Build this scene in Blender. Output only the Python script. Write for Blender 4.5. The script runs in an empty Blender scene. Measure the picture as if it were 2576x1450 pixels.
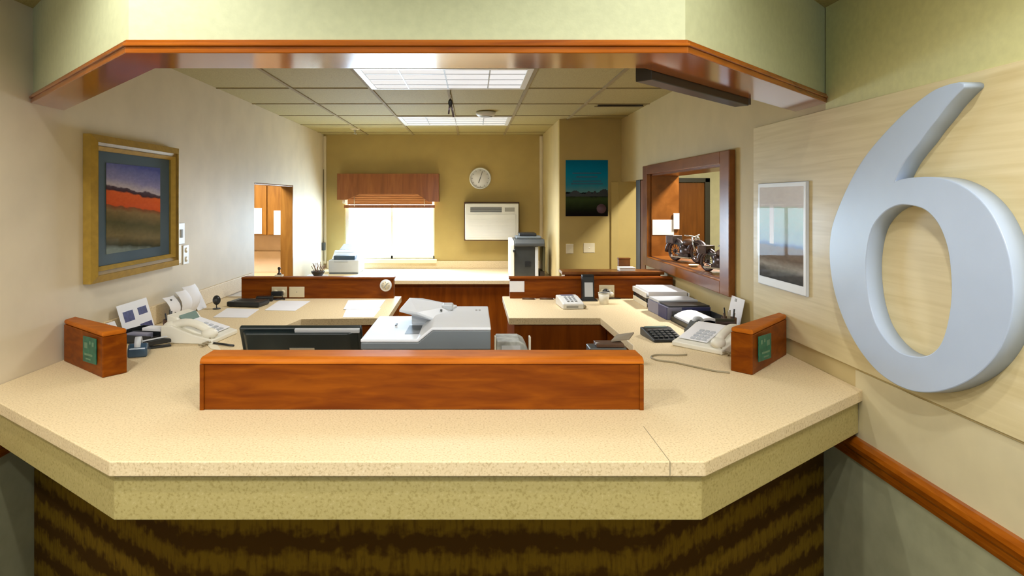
import bpy, bmesh, math, random
from mathutils import Vector, Matrix, Euler

random.seed(6)
scene = bpy.context.scene
COL = scene.collection
PI = math.pi
R = math.radians

# ------------------------------------------------------------------ camera numbers
# camera at (0, 0, CZ) looking along +Y; F is the focal length in photograph pixels
F, U0, V0, CZ = 1585.0, 1190.0, 502.0, 1.75
def X_(u, Y): return (u - U0) / F * Y
def Z_(v, Y): return CZ - (v - V0) / F * Y
def on_z(u, v, z):
    Y = (CZ - z) * F / (v - V0)
    return Vector((X_(u, Y), Y, z))
def on_x(u, v, x):
    Y = x * F / (u - U0)
    return Vector((x, Y, Z_(v, Y)))

# ------------------------------------------------------------------ room numbers
XL, XR, YB, YP = -1.75, 1.40, 7.38, 5.95      # left wall, right wall, back wall, poster wall
ZC, ZT, ZL = 2.51, 1.065, 2.75                # office ceiling, counter top, lobby ceiling
XA = 0.815                                    # alcove return wall
TR, TL = 0.183, 0.11                          # wall thicknesses
YLOB = -3.2

# ================================================================== materials
MATS = {}
def srgb(r, g, b):
    f = lambda c: (c / 255 / 12.92) if c / 255 <= 0.04045 else ((c / 255 + 0.055) / 1.055) ** 2.4
    return (f(r), f(g), f(b), 1.0)

def new_mat(name):
    m = bpy.data.materials.new(name)
    m.use_nodes = True
    nt = m.node_tree
    nt.nodes.clear()
    out = nt.nodes.new('ShaderNodeOutputMaterial')
    p = nt.nodes.new('ShaderNodeBsdfPrincipled')
    nt.links.new(p.outputs[0], out.inputs[0])
    MATS[name] = m
    return m, nt, p, out

def ramp(nt, stops, interp='LINEAR'):
    n = nt.nodes.new('ShaderNodeValToRGB')
    cr = n.color_ramp
    cr.interpolation = interp
    while len(cr.elements) > 1:
        cr.elements.remove(cr.elements[-1])
    cr.elements[0].position = stops[0][0]
    cr.elements[0].color = stops[0][1]
    for pos, c in stops[1:]:
        e = cr.elements.new(pos)
        e.color = c
    return n

def coords(nt, scale=(1, 1, 1), kind='Object'):
    tc = nt.nodes.new('ShaderNodeTexCoord')
    mp = nt.nodes.new('ShaderNodeMapping')
    mp.inputs['Scale'].default_value = scale
    nt.links.new(tc.outputs[kind], mp.inputs[0])
    return mp

def plain(name, c, rough=0.5, metal=0.0, var=0.06, nscale=8, coat=0.0, bump=0.0):
    m, nt, p, out = new_mat(name)
    mp = coords(nt)
    nz = nt.nodes.new('ShaderNodeTexNoise')
    nz.inputs['Scale'].default_value = nscale
    nz.inputs['Detail'].default_value = 4
    nt.links.new(mp.outputs[0], nz.inputs[0])
    lo = tuple(max(0, x * (1 - var)) for x in c[:3]) + (1,)
    hi = tuple(min(1, x * (1 + var)) for x in c[:3]) + (1,)
    rp = ramp(nt, [(0.3, lo), (0.7, hi)])
    nt.links.new(nz.outputs[0], rp.inputs[0])
    nt.links.new(rp.outputs[0], p.inputs['Base Color'])
    p.inputs['Roughness'].default_value = rough
    p.inputs['Metallic'].default_value = metal
    p.inputs['Coat Weight'].default_value = coat
    if bump:
        b = nt.nodes.new('ShaderNodeBump')
        b.inputs['Strength'].default_value = bump
        b.inputs['Distance'].default_value = 0.004
        nt.links.new(nz.outputs[0], b.inputs['Height'])
        nt.links.new(b.outputs[0], p.inputs['Normal'])
    return m

def wood(name, c1, c2, c3, scale=(1.2, 14, 14), rough=0.3, coat=0.3, spec=0.3):
    m, nt, p, out = new_mat(name)
    mp = coords(nt, scale)
    nz = nt.nodes.new('ShaderNodeTexNoise')
    nz.inputs['Scale'].default_value = 2.2
    nz.inputs['Detail'].default_value = 7
    nz.inputs['Distortion'].default_value = 0.6
    nt.links.new(mp.outputs[0], nz.inputs[0])
    rp = ramp(nt, [(0.30, c1), (0.52, c2), (0.72, c3)])
    nt.links.new(nz.outputs[0], rp.inputs[0])
    nt.links.new(rp.outputs[0], p.inputs['Base Color'])
    p.inputs['Roughness'].default_value = rough
    p.inputs['Coat Weight'].default_value = coat
    p.inputs['Coat Roughness'].default_value = 0.12
    p.inputs['Specular IOR Level'].default_value = spec
    return m

def speckle(name, c, dark, light, rough=0.55, sc=170):
    m, nt, p, out = new_mat(name)
    mp = coords(nt)
    n1 = nt.nodes.new('ShaderNodeTexNoise')
    n1.inputs['Scale'].default_value = sc
    n1.inputs['Detail'].default_value = 3
    nt.links.new(mp.outputs[0], n1.inputs[0])
    rp = ramp(nt, [(0.33, dark), (0.47, c), (0.60, c), (0.72, light)])
    nt.links.new(n1.outputs[0], rp.inputs[0])
    nt.links.new(rp.outputs[0], p.inputs['Base Color'])
    p.inputs['Roughness'].default_value = rough
    return m

def emit(name, c, strength):
    m, nt, p, out = new_mat(name)
    p.inputs['Base Color'].default_value = (0.8, 0.8, 0.8, 1)
    p.inputs['Emission Color'].default_value = c
    p.inputs['Emission Strength'].default_value = strength
    p.inputs['Roughness'].default_value = 0.9
    p.inputs['Specular IOR Level'].default_value = 0.0
    return m

def glassy(name, tint=(1, 1, 1, 1), gloss=0.08):
    m, nt, p, out = new_mat(name)
    nt.nodes.remove(p)
    t = nt.nodes.new('ShaderNodeBsdfTransparent')
    t.inputs[0].default_value = tint
    g = nt.nodes.new('ShaderNodeBsdfGlossy')
    g.inputs['Roughness'].default_value = 0.02
    lw = nt.nodes.new('ShaderNodeLayerWeight')
    pw = nt.nodes.new('ShaderNodeMath'); pw.operation = 'POWER'; pw.inputs[1].default_value = 4.0
    nt.links.new(lw.outputs['Facing'], pw.inputs[0])
    fr = nt.nodes.new('ShaderNodeMath'); fr.operation = 'MULTIPLY_ADD'; fr.inputs[1].default_value = .05; fr.inputs[2].default_value = .005
    nt.links.new(pw.outputs[0], fr.inputs[0])
    ge = nt.nodes.new('ShaderNodeNewGeometry')
    iv = nt.nodes.new('ShaderNodeMath'); iv.operation = 'SUBTRACT'; iv.inputs[0].default_value = 1.0
    nt.links.new(ge.outputs['Backfacing'], iv.inputs[1])
    ff = nt.nodes.new('ShaderNodeMath'); ff.operation = 'MULTIPLY'
    nt.links.new(fr.outputs[0], ff.inputs[0]); nt.links.new(iv.outputs[0], ff.inputs[1])
    mx = nt.nodes.new('ShaderNodeMixShader')
    nt.links.new(ff.outputs[0], mx.inputs[0])
    nt.links.new(t.outputs[0], mx.inputs[1])
    nt.links.new(g.outputs[0], mx.inputs[2])
    nt.links.new(mx.outputs[0], out.inputs[0])
    return m

def banded(name, stops, axis, lo, hi, wob=0.05, nscale=9, rough=0.4, grain=0.0, gscale=30, stretch=(1, 1, 1), slope=0.0):
    """a printed picture: colours by local height with ragged edges"""
    m, nt, p, out = new_mat(name)
    tc = nt.nodes.new('ShaderNodeTexCoord')
    sp = nt.nodes.new('ShaderNodeSeparateXYZ')
    nt.links.new(tc.outputs['Object'], sp.inputs[0])
    mr = nt.nodes.new('ShaderNodeMapRange')
    mr.inputs[1].default_value = lo
    mr.inputs[2].default_value = hi
    mr.clamp = False
    nt.links.new(sp.outputs[axis], mr.inputs[0])
    mp = nt.nodes.new('ShaderNodeMapping')
    mp.inputs['Scale'].default_value = stretch
    nt.links.new(tc.outputs['Object'], mp.inputs[0])
    nz = nt.nodes.new('ShaderNodeTexNoise')
    nz.inputs['Scale'].default_value = nscale
    nz.inputs['Detail'].default_value = 5
    nt.links.new(mp.outputs[0], nz.inputs[0])
    a = nt.nodes.new('ShaderNodeMath'); a.operation = 'MULTIPLY_ADD'
    a.inputs[1].default_value = wob * 2
    nt.links.new(nz.outputs[0], a.inputs[0])
    sl = nt.nodes.new('ShaderNodeMath'); sl.operation = 'MULTIPLY_ADD'
    sl.inputs[1].default_value = slope
    nt.links.new(sp.outputs['Y'], sl.inputs[0]); nt.links.new(mr.outputs[0], sl.inputs[2])
    b = nt.nodes.new('ShaderNodeMath'); b.operation = 'SUBTRACT'
    b.inputs[1].default_value = wob
    nt.links.new(sl.outputs[0], b.inputs[0])
    nt.links.new(b.outputs[0], a.inputs[2])
    rp = ramp(nt, stops)
    nt.links.new(a.outputs[0], rp.inputs[0])
    col = rp.outputs[0]
    if grain:
        n2 = nt.nodes.new('ShaderNodeTexNoise')
        n2.inputs['Scale'].default_value = gscale
        n2.inputs['Detail'].default_value = 4
        nt.links.new(mp.outputs[0], n2.inputs[0])
        mx = nt.nodes.new('ShaderNodeMixRGB'); mx.blend_type = 'OVERLAY'
        mx.inputs[0].default_value = grain
        nt.links.new(col, mx.inputs[1]); nt.links.new(n2.outputs[0], mx.inputs[2])
        col = mx.outputs[0]
    nt.links.new(col, p.inputs['Base Color'])
    p.inputs['Specular IOR Level'].default_value = 0.05
    p.inputs['Roughness'].default_value = 0.9
    return m

M_wall   = plain('office_wall_paint', (0.55, 0.44, 0.21, 1), 0.6, var=0.05, nscale=5, bump=0.15)
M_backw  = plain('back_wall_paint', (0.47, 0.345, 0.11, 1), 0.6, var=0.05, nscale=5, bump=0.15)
M_sage   = plain('sage_wallcovering', (0.46, 0.48, 0.29, 1), 0.6, var=0.05, nscale=40, bump=0.2)
M_wallL  = plain('left_wall_daylit_paint', (0.68, 0.59, 0.43, 1), 0.6, var=0.05, nscale=5, bump=0.15)  # office wall paint lightened to stand for window daylight on this wall
M_upper  = plain('khaki_wallcovering', (0.64, 0.62, 0.30, 1), 0.6, var=0.05, nscale=40, bump=0.2)
M_cap    = wood('cherry_wood_lit_top', (0.34, 0.085, 0.004, 1), (0.44, 0.12, 0.008, 1), (0.52, 0.155, 0.012, 1), (2.2, 7, 16), 0.46, 0.0, 0.1)  # same cherry wood, lightened for the light falling on the top faces
M_lower  = plain('grey_green_wainscot', (0.36, 0.36, 0.22, 1), 0.55, var=0.09, nscale=14, bump=0.2)
M_cream  = wood('cream_grain_panel', (0.64, 0.535, 0.29, 1), (0.70, 0.595, 0.34, 1), (0.75, 0.645, 0.39, 1), (3, 1.0, 22), 0.45, 0.05)
M_dado   = plain('cream_dado_paint', (0.66, 0.58, 0.36, 1), 0.5, var=0.05)
M_yellow = plain('side_room_paint', (0.66, 0.62, 0.36, 1), 0.6)
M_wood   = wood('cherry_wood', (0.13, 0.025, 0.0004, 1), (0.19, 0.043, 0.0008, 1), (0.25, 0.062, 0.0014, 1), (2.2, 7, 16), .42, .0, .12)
M_woodv  = wood('cherry_wood_upright', (0.16, 0.034, 0.001, 1), (0.22, 0.050, 0.002, 1), (0.28, 0.072, 0.004, 1), (9, 9, 1.0))
M_trimw  = wood('glossy_cherry_trim', (0.22, 0.050, 0.002, 1), (0.31, 0.080, 0.004, 1), (0.39, 0.115, 0.008, 1), (1.5, 3, 20), 0.14, 0.45)
M_wfr    = wood('window_frame_wood', (0.16, 0.048, 0.006, 1), (0.21, 0.068, 0.010, 1), (0.27, 0.092, 0.016, 1), (5, 2.0, 5), 0.3, 0.15)
M_kit    = wood('kitchen_oak', (0.20, 0.085, 0.012, 1), (0.28, 0.125, 0.02, 1), (0.36, 0.17, 0.03, 1), (8, 8, 1.2), 0.4, 0.1)
M_door   = wood('door_veneer', (0.18, 0.055, 0.005, 1), (0.24, 0.075, 0.007, 1), (0.29, 0.10, 0.012, 1), (7, 7, 0.9), 0.4, 0.1)
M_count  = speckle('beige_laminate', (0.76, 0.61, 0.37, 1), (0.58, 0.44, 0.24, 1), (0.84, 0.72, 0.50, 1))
M_fascia = speckle('olive_beige_shaded_laminate', (0.45, 0.37, 0.14, 1), (0.35, 0.28, 0.09, 1), (0.51, 0.43, 0.19, 1), 0.55, 130)  # olive laminate, darkened as well for the shade on the counter front
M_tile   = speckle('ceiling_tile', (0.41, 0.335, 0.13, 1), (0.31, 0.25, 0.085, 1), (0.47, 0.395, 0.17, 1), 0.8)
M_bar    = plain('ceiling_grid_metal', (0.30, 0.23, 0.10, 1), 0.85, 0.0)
M_lobc   = plain('lobby_ceiling_white', (0.78, 0.78, 0.76, 1), 0.8)
M_floor  = plain('brown_carpet', (0.16, 0.11, 0.06, 1), 0.95, var=0.25, nscale=90)
M_ltrim  = plain('pale_corner_trim', (0.72, 0.62, 0.42, 1), 0.5)
M_six    = plain('silver_grey_lacquer', (0.44, 0.53, 0.68, 1), 0.35, var=0.02, coat=0.1)
M_gold   = plain('gold_leaf', (0.44, 0.28, 0.045, 1), 0.48, 0.35, var=0.12, nscale=30)
M_gold2  = plain('dark_gold_leaf', (0.26, 0.155, 0.022, 1), 0.5, 0.3, var=0.12, nscale=30)
M_slate  = plain('slate_blue_mat', srgb(62, 82, 96), 0.8, var=0.04)
M_white  = plain('white_plastic', (0.78, 0.78, 0.75, 1), 0.4, var=0.02)
M_cool   = plain('pale_copier_plastic', (0.76, 0.80, 0.86, 1), 0.35, var=0.02)
M_grey   = plain('grey_copier_plastic', (0.15, 0.175, 0.19, 1), 0.4, var=0.03)
M_lgrey  = plain('light_grey_plastic', (0.55, 0.58, 0.62, 1), 0.4, var=0.03)
M_mgrey  = plain('mottled_grey_plastic', (0.40, 0.42, 0.40, 1), 0.45, var=0.35, nscale=26)
M_ivory  = plain('ivory_phone_plastic', (0.80, 0.77, 0.66, 1), 0.4, var=0.03)
M_beige  = plain('beige_plate_plastic', (0.74, 0.65, 0.44, 1), 0.4, var=0.03)
M_black  = plain('black_plastic', (0.012, 0.014, 0.016, 1), 0.35, var=0.2)
M_monit  = plain('dark_teal_black_plastic', (0.010, 0.018, 0.020, 1), 0.38, var=0.2)
M_dgrey  = plain('charcoal_plastic', (0.06, 0.065, 0.065, 1), 0.4, var=0.1)
M_navy   = plain('navy_plastic', (0.03, 0.07, 0.12, 1), 0.25, var=0.15, coat=0.4)
M_navy2  = plain('navy_card', (0.035, 0.04, 0.13, 1), 0.5)
M_lav    = plain('lavender_grey_card', (0.22, 0.22, 0.30, 1), 0.5)
M_paper  = plain('white_paper', (0.84, 0.84, 0.87, 1), 0.7, var=0.02)
M_cream2 = plain('cream_paper', (0.82, 0.74, 0.55, 1), 0.7, var=0.02)
M_ink    = plain('printed_ink_blue', (0.05, 0.05, 0.16, 1), 0.6, var=0.3, nscale=60)
M_inkg   = plain('printed_ink_grey', (0.35, 0.35, 0.33, 1), 0.6)
M_lcd    = plain('lcd_grey_green', (0.16, 0.25, 0.22, 1), 0.2)
M_green  = plain('green_enamel', (0.012, 0.11, 0.065, 1), 0.35, var=0.3, nscale=40)
M_greenl = plain('pale_green_enamel', (0.10, 0.20, 0.12, 1), 0.35)
M_steel  = plain('brushed_steel', (0.55, 0.55, 0.53, 1), 0.25, 0.9, var=0.05)
M_bronze = plain('dark_pewter', (0.10, 0.075, 0.075, 1), 0.3, 0.7, var=0.3, nscale=30)
M_brown  = plain('brown_leatherette', (0.10, 0.045, 0.02, 1), 0.5, var=0.15)
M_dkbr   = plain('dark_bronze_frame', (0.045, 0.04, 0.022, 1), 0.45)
M_red    = plain('dull_red_plastic', (0.30, 0.06, 0.05, 1), 0.4)
M_dark   = plain('black_brown_rail', (0.018, 0.010, 0.006, 1), 0.35)
M_cable  = plain('grey_brown_cable', (0.30, 0.25, 0.15, 1), 0.5)
M_blind  = wood('bamboo_slats', (0.50, 0.19, 0.06, 1), (0.60, 0.25, 0.09, 1), (0.66, 0.30, 0.12, 1), (3, 3, 60), 0.5, 0.0)
M_val    = wood('valance_wood', (0.20, 0.062, 0.014, 1), (0.26, 0.085, 0.02, 1), (0.33, 0.115, 0.03, 1), (10, 3, 1.0), 0.4, 0.15)
M_twig   = plain('dry_twigs', (0.22, 0.13, 0.09, 1), 0.8)
M_pink   = plain('pale_pink_backsplash', (0.62, 0.47, 0.33, 1), 0.5)
M_glass  = glassy('clear_glass')
M_tube   = emit('troffer_diffuser', (0.88, 0.93, 1.0, 1), 0.42)
M_tube2  = emit('lamp_strip', (0.95, 0.97, 1.0, 1), 0.22)
M_bulb   = emit('downlight_lens', (1.0, 0.85, 0.62, 1), 12.0)

def base_pattern():
    m, nt, p, out = new_mat('dark_woven_base')
    mp = coords(nt, (1, 1, 1))
    w = nt.nodes.new('ShaderNodeTexWave')
    w.wave_type = 'BANDS'; w.bands_direction = 'Z'
    w.inputs['Scale'].default_value = 2.6
    w.inputs['Distortion'].default_value = 2.4
    w.inputs['Detail'].default_value = 3
    w.inputs['Detail Scale'].default_value = 11.0
    nt.links.new(mp.outputs[0], w.inputs[0])
    n = nt.nodes.new('ShaderNodeTexNoise')
    n.inputs['Scale'].default_value = 34
    mp2 = coords(nt, (2.6, 2.6, 0.45))
    nt.links.new(mp2.outputs[0], n.inputs[0])
    a = nt.nodes.new('ShaderNodeMath'); a.operation = 'MULTIPLY'
    nt.links.new(w.outputs['Fac'], a.inputs[0]); nt.links.new(n.outputs[0], a.inputs[1])
    rp = ramp(nt, [(0.10, (0.055, 0.024, 0.002, 1)), (0.26, (0.10, 0.052, 0.003, 1)), (0.5, (0.16, 0.090, 0.005, 1))])
    nt.links.new(a.outputs[0], rp.inputs[0])
    nt.links.new(rp.outputs[0], p.inputs['Base Color'])
    p.inputs['Roughness'].default_value = 0.85
    p.inputs['Specular IOR Level'].default_value = 0.1
    return m
M_base = base_pattern()

# ================================================================== mesh helpers
def T(loc=(0, 0, 0), rz=0, rx=0, ry=0):
    return Matrix.Translation(loc) @ Euler((rx, ry, rz)).to_matrix().to_4x4()

class MB:
    """collects shapes into one mesh"""
    def __init__(s): s.v, s.f, s.sm = [], [], []
    def add(s, vs, fs, m=None, smooth=False):
        o = len(s.v)
        s.v += [(m @ Vector(p)) if m is not None else Vector(p) for p in vs]
        s.f += [tuple(i + o for i in f) for f in fs]
        s.sm += [smooth] * len(fs)
        return s
    def box(s, x0, x1, y0, y1, z0, z1, m=None):
        x0, x1 = min(x0, x1), max(x0, x1); y0, y1 = min(y0, y1), max(y0, y1); z0, z1 = min(z0, z1), max(z0, z1)
        vs = [(x0, y0, z0), (x1, y0, z0), (x1, y1, z0), (x0, y1, z0), (x0, y0, z1), (x1, y0, z1), (x1, y1, z1), (x0, y1, z1)]
        fs = [(0, 3, 2, 1), (4, 5, 6, 7), (0, 1, 5, 4), (1, 2, 6, 5), (2, 3, 7, 6), (3, 0, 4, 7)]
        return s.add(vs, fs, m)
    def prism(s, poly, z0, z1, m=None):
        """poly (x, y) extruded along z"""
        n = len(poly)
        area = sum(poly[i][0] * poly[(i + 1) % n][1] - poly[(i + 1) % n][0] * poly[i][1] for i in range(n))
        if area < 0: poly = poly[::-1]
        vs = [(x, y, z0) for x, y in poly] + [(x, y, z1) for x, y in poly]
        fs = [tuple(range(n - 1, -1, -1)), tuple(range(n, 2 * n))]
        fs += [(i, (i + 1) % n, n + (i + 1) % n, n + i) for i in range(n)]
        return s.add(vs, fs, m)
    def profx(s, prof, x0, x1, m=None):
        """profile (y, z) extruded along x"""
        mm = Matrix(((0, 0, 1, 0), (1, 0, 0, 0), (0, 1, 0, 0), (0, 0, 0, 1)))
        return s.prism(prof, x0, x1, (m @ mm) if m is not None else mm)
    def profy(s, prof, y0, y1, m=None):
        """profile (x, z) extruded along y"""
        mm = Matrix(((1, 0, 0, 0), (0, 0, -1, 0), (0, 1, 0, 0), (0, 0, 0, 1)))
        return s.prism(prof, -y1, -y0, (m @ mm) if m is not None else mm)
    def lathe(s, prof, n=28, m=None, smooth=True):
        """prof (r, z) about z"""
        vs, fs = [], []
        k = len(prof)
        for i in range(n):
            a = 2 * PI * i / n
            for r, z in prof: vs.append((r * math.cos(a), r * math.sin(a), z))
        for i in range(n):
            j = (i + 1) % n
            for q in range(k - 1):
                fs.append((i * k + q, j * k + q, j * k + q + 1, i * k + q + 1))
        if prof[0][0] > 1e-6: fs.append(tuple(i * k for i in range(n))[::-1])
        if prof[-1][0] > 1e-6: fs.append(tuple(i * k + k - 1 for i in range(n)))
        return s.add(vs, fs, m, smooth)
    def tube(s, pts, r, n=10, m=None, taper=None):
        pts = [Vector(p) for p in pts]
        vs, fs = [], []
        up = Vector((0, 0, 1))
        prev = None
        for i, p in enumerate(pts):
            d = (pts[min(i + 1, len(pts) - 1)] - pts[max(i - 1, 0)]).normalized()
            if prev is None:
                a = up if abs(d.dot(up)) < 0.95 else Vector((1, 0, 0))
                e1 = d.cross(a).normalized()
            else:
                e1 = (prev - d * prev.dot(d)).normalized()
            prev = e1
            e2 = d.cross(e1)
            rr = r if taper is None else r * (1 + (taper - 1) * i / (len(pts) - 1))
            for k in range(n):
                t = 2 * PI * k / n
                vs.append(p + e1 * rr * math.cos(t) + e2 * rr * math.sin(t))
        for i in range(len(pts) - 1):
            for k in range(n):
                fs.append((i * n + k, i * n + (k + 1) % n, (i + 1) * n + (k + 1) % n, (i + 1) * n + k))
        fs.append(tuple(range(n))[::-1])
        fs.append(tuple((len(pts) - 1) * n + k for k in range(n)))
        return s.add(vs, fs, m, True)
    def ball(s, c, rx, ry, rz, m=None, n=18):
        prof = [(math.sin(PI * i / 10), -math.cos(PI * i / 10)) for i in range(11)]
        prof[0] = (0, -1); prof[-1] = (0, 1)
        mm = Matrix.Translation(c) @ Matrix.Diagonal((rx, ry, rz, 1))
        return s.lathe(prof, n, (m @ mm) if m is not None else mm)
    def sheet(s, q, t=0.0015):
        """quad (4 points) with thickness t downward along its normal"""
        a, b, c, d = [Vector(p) for p in q]
        nrm = (b - a).cross(d - a).normalized() * t
        vs = [a, b, c, d, a + nrm, b + nrm, c + nrm, d + nrm]
        return s.add(vs, [(3, 2, 1, 0), (4, 5, 6, 7), (0, 1, 5, 4), (1, 2, 6, 5), (2, 3, 7, 6), (3, 0, 4, 7)])

ROOTS = {}
def root_matrix(o):
    while o.parent is not None: o = o.parent
    return ROOTS.get(o.name, Matrix.Identity(4))

def make(name, mb, mat, parent=None, bevel=0.0, seg=2, world=True, origin=None):
    """link the collected shapes as ONE mesh object. world: points are room points."""
    me = bpy.data.meshes.new(name)
    vs = mb.v
    mtx = None
    if parent is not None:
        if world:
            inv = root_matrix(parent).inverted()
            vs = [inv @ p for p in vs]
    else:
        lo = [min(p[i] for p in vs) for i in range(3)]
        hi = [max(p[i] for p in vs) for i in range(3)]
        org = Vector(((lo[0] + hi[0]) / 2, (lo[1] + hi[1]) / 2, lo[2])) if origin is None else Vector(origin)
        vs = [p - org for p in vs]
        mtx = Matrix.Translation(org)
    me.from_pydata([tuple(p) for p in vs], [], mb.f)
    for i, s in enumerate(mb.sm): me.polygons[i].use_smooth = s
    bm = bmesh.new(); bm.from_mesh(me)
    bmesh.ops.recalc_face_normals(bm, faces=bm.faces)
    if bevel > 0:
        es = [e for e in bm.edges if len(e.link_faces) == 2 and e.calc_face_angle(0) > R(28)]
        if es:
            bmesh.ops.bevel(bm, geom=es, offset=bevel, segments=seg, profile=0.5, affect='EDGES', clamp_overlap=True)
    bm.to_mesh(me); bm.free()
    o = bpy.data.objects.new(name, me)
    me.materials.append(mat)
    COL.objects.link(o)
    if parent is not None: o.parent = parent
    else:
        o.matrix_world = mtx
        ROOTS[o.name] = mtx
    return o

def thing(name, label, cat, loc, rz=0, group=None):
    o = bpy.data.objects.new(name, None)
    COL.objects.link(o)
    o.empty_display_size = 0.05
    o.location = loc; o.rotation_euler = (0, 0, rz)
    ROOTS[o.name] = T(loc, rz)
    tag(o, label, cat, group)
    return o

def tag(o, label, cat, group=None):
    o['label'] = label; o['category'] = cat
    if group: o['group'] = group
    return o

def struct(name, mb, mat, bevel=0.0, parent=None, origin=(0, 0, 0)):
    o = make(name, mb, mat, parent, bevel, origin=origin)
    if parent is None: o['kind'] = 'structure'
    return o

def struct_root(name, loc):
    o = bpy.data.objects.new(name, None); COL.objects.link(o)
    o.location = loc; ROOTS[o.name] = T(loc); o['kind'] = 'structure'
    return o

def dup(root, loc, rz, label, group=None):
    r = root.copy(); COL.objects.link(r); r.location = loc; r.rotation_euler = (0, 0, rz); r['label'] = label
    ROOTS[r.name] = T(loc, rz)
    if group: r['group'] = group
    for ch in list(root.children):
        c = ch.copy(); COL.objects.link(c); c.parent = r
        for g in ch.children:
            d = g.copy(); COL.objects.link(d); d.parent = c
    return r

# ================================================================== SETTING
# floors
struct('floor', MB().box(-3.6, 4.6, YLOB - 0.1, 9.1, -0.1, 0.0), M_floor)

# left wall, doorway at Y 5.04 .. 6.12
DL0, DL1, DLZ = 5.04, 6.12, 1.885
b = MB()
b.box(XL - TL, XL, YLOB, DL0, 0, ZL + .1).box(XL - TL, XL, DL0, DL1, DLZ, ZL + .1).box(XL - TL, XL, DL1, YB + .12, 0, ZL + .1)
struct('wall_left', b, M_wallL)
# right wall with doorway Y 5.09 .. 5.95 and pass-through window
DR0, DR1, DRZ = 5.10, YP, 1.915
WY0, WY1, WZ0, WZ1 = 3.485, 4.955, 1.295, 1.95
b = MB()
b.box(XR, XR + TR, YLOB, WY0, 0, ZL + .1).box(XR, XR + TR, WY0, WY1, 0, WZ0).box(XR, XR + TR, WY0, WY1, WZ1, ZL + .1)
b.box(XR, XR + TR, WY1, DR0, 0, ZL + .1).box(XR, XR + TR, DR0, DR1, DRZ, ZL + .1)
struct('wall_right', b, M_wall)
# back wall with window opening
BX0, BX1, BZ0, BZ1 = X_(868, YB), X_(1093, YB), Z_(652, YB), 1.86
b = MB()
b.box(XL, BX0, YB, YB + .12, 0, ZL).box(BX1, XA, YB, YB + .12, 0, ZL).box(BX0, BX1, YB, YB + .12, 0, BZ0).box(BX0, BX1, YB, YB + .12, BZ1, ZL)
struct('wall_back', b, M_backw)
# alcove return wall and poster wall are the two faces of one solid corner
struct('wall_alcove', MB().box(XA, XA + .10, YP + .10, YB + .12, 0, ZL), M_wall)
struct('wall_corner', MB().box(XA, XR + TR, YP, YP + .10, 0, ZL), M_backw)
struct('post_shadow_strip', MB().box(1.300, 1.372, YP - .022, YP - .001, 0, DRZ), M_backw, 0.003)  # added strip standing in for a post's shadow on the corner wall
# corner trims on the back wall
struct('trim_back_left', MB().box(XL + .001, XL + .034, YB - .03, YB - .001, 1.0, ZC - .02), M_ltrim, 0.004)
struct('trim_back_right', MB().box(XA - .036, XA - .001, YB - .03, YB - .001, 1.0, ZC - .02), M_ltrim, 0.004)

# office ceiling and its grid
struct('ceiling', MB().box(XL - .05, XR + .05, 1.80, YB + .05, ZC, ZC + .06), M_tile)
b = MB()
gx = [-1.235, -0.70, -0.17, 0.365, 0.89]
gy = [2.90, 3.60, 4.30, 5.00, 5.70, 6.40, 7.10]
LIGHTS = [(-0.70, 0.365, 3.60, 4.30), (-0.70, 0.365, 5.70, 6.40)]
for x in gx:
    if x == -0.17:
        for y0, y1 in ((2.0, 3.6), (4.3, 5.7), (6.4, YB)): b.box(x - .011, x + .011, y0, y1, ZC - .008, ZC + .001)
    else: b.box(x - .011, x + .011, 2.0, YB, ZC - .008, ZC + .001)
for y in gy: b.box(XL, XR, y - .010, y + .010, ZC - .005, ZC + .001)
struct('trim_ceiling_grid', b, M_bar)

# lobby shell
struct('ceiling_lobby', MB().box(XL - .05, XR + .05, YLOB, 2.75, ZL, ZL + .06), M_lobc)
LW = (-1.35, 1.0, 0.85, 2.25)
b = MB()
b.box(XL, LW[0], YLOB - .12, YLOB, 0, ZL).box(LW[1], XR, YLOB - .12, YLOB, 0, ZL)
b.box(LW[0], LW[1], YLOB - .12, YLOB, 0, LW[2]).box(LW[0], LW[1], YLOB - .12, YLOB, LW[3], ZL)
struct('wall_front', b, M_wall)
r = struct_root('window_3', ((LW[0] + LW[1]) / 2, YLOB - .06, LW[2]))
b = MB()
for x in (LW[0] + .025, (LW[0] + LW[1]) / 2, LW[1] - .025): b.box(x - .025, x + .025, YLOB - .085, YLOB - .035, LW[2], LW[3])
for z in (LW[2] + .025, LW[3] - .025): b.box(LW[0], LW[1], YLOB - .08, YLOB - .04, z - .025, z + .025)
make('window_frame', b, M_white, r)
make('pane', MB().box(LW[0] + .03, LW[1] - .03, YLOB - .062, YLOB - .058, LW[2] + .03, LW[3] - .03), M_glass, r)

# bulkhead over the counter: wall plus wood trim along its lower edge
OUT = [(XL, 2.50), (-0.903, 1.645), (0.557, 1.645), (XR, 2.497)]
INN = [(XL, 2.69), (-0.925, 1.825), (0.50, 1.825), (XR, 2.73)]
def shift(poly, d):
    """offset the open outline towards -y by d (mitred)"""
    res = []
    n = len(poly)
    for i in range(n):
        ns = []
        for a, c in ((i - 1, i), (i, i + 1)):
            if a < 0 or c >= n: continue
            dx, dy = poly[c][0] - poly[a][0], poly[c][1] - poly[a][1]
            l = math.hypot(dx, dy); ns.append((dy / l, -dx / l))
        if len(ns) == 1:
            nx, ny = ns[0]
            res.append((poly[i][0], poly[i][1] + d / ny))
        else:
            sx, sy = ns[0][0] + ns[1][0], ns[0][1] + ns[1][1]
            k = d / (sx * ns[0][0] + sy * ns[0][1])
            res.append((poly[i][0] + sx * k, poly[i][1] + sy * k))
    return res
ZS = 2.131
struct('wall_bulkhead', MB().prism(shift(OUT, -.004) + INN[::-1], ZS + .012, ZL + .02), M_sage)
b = MB()
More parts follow.
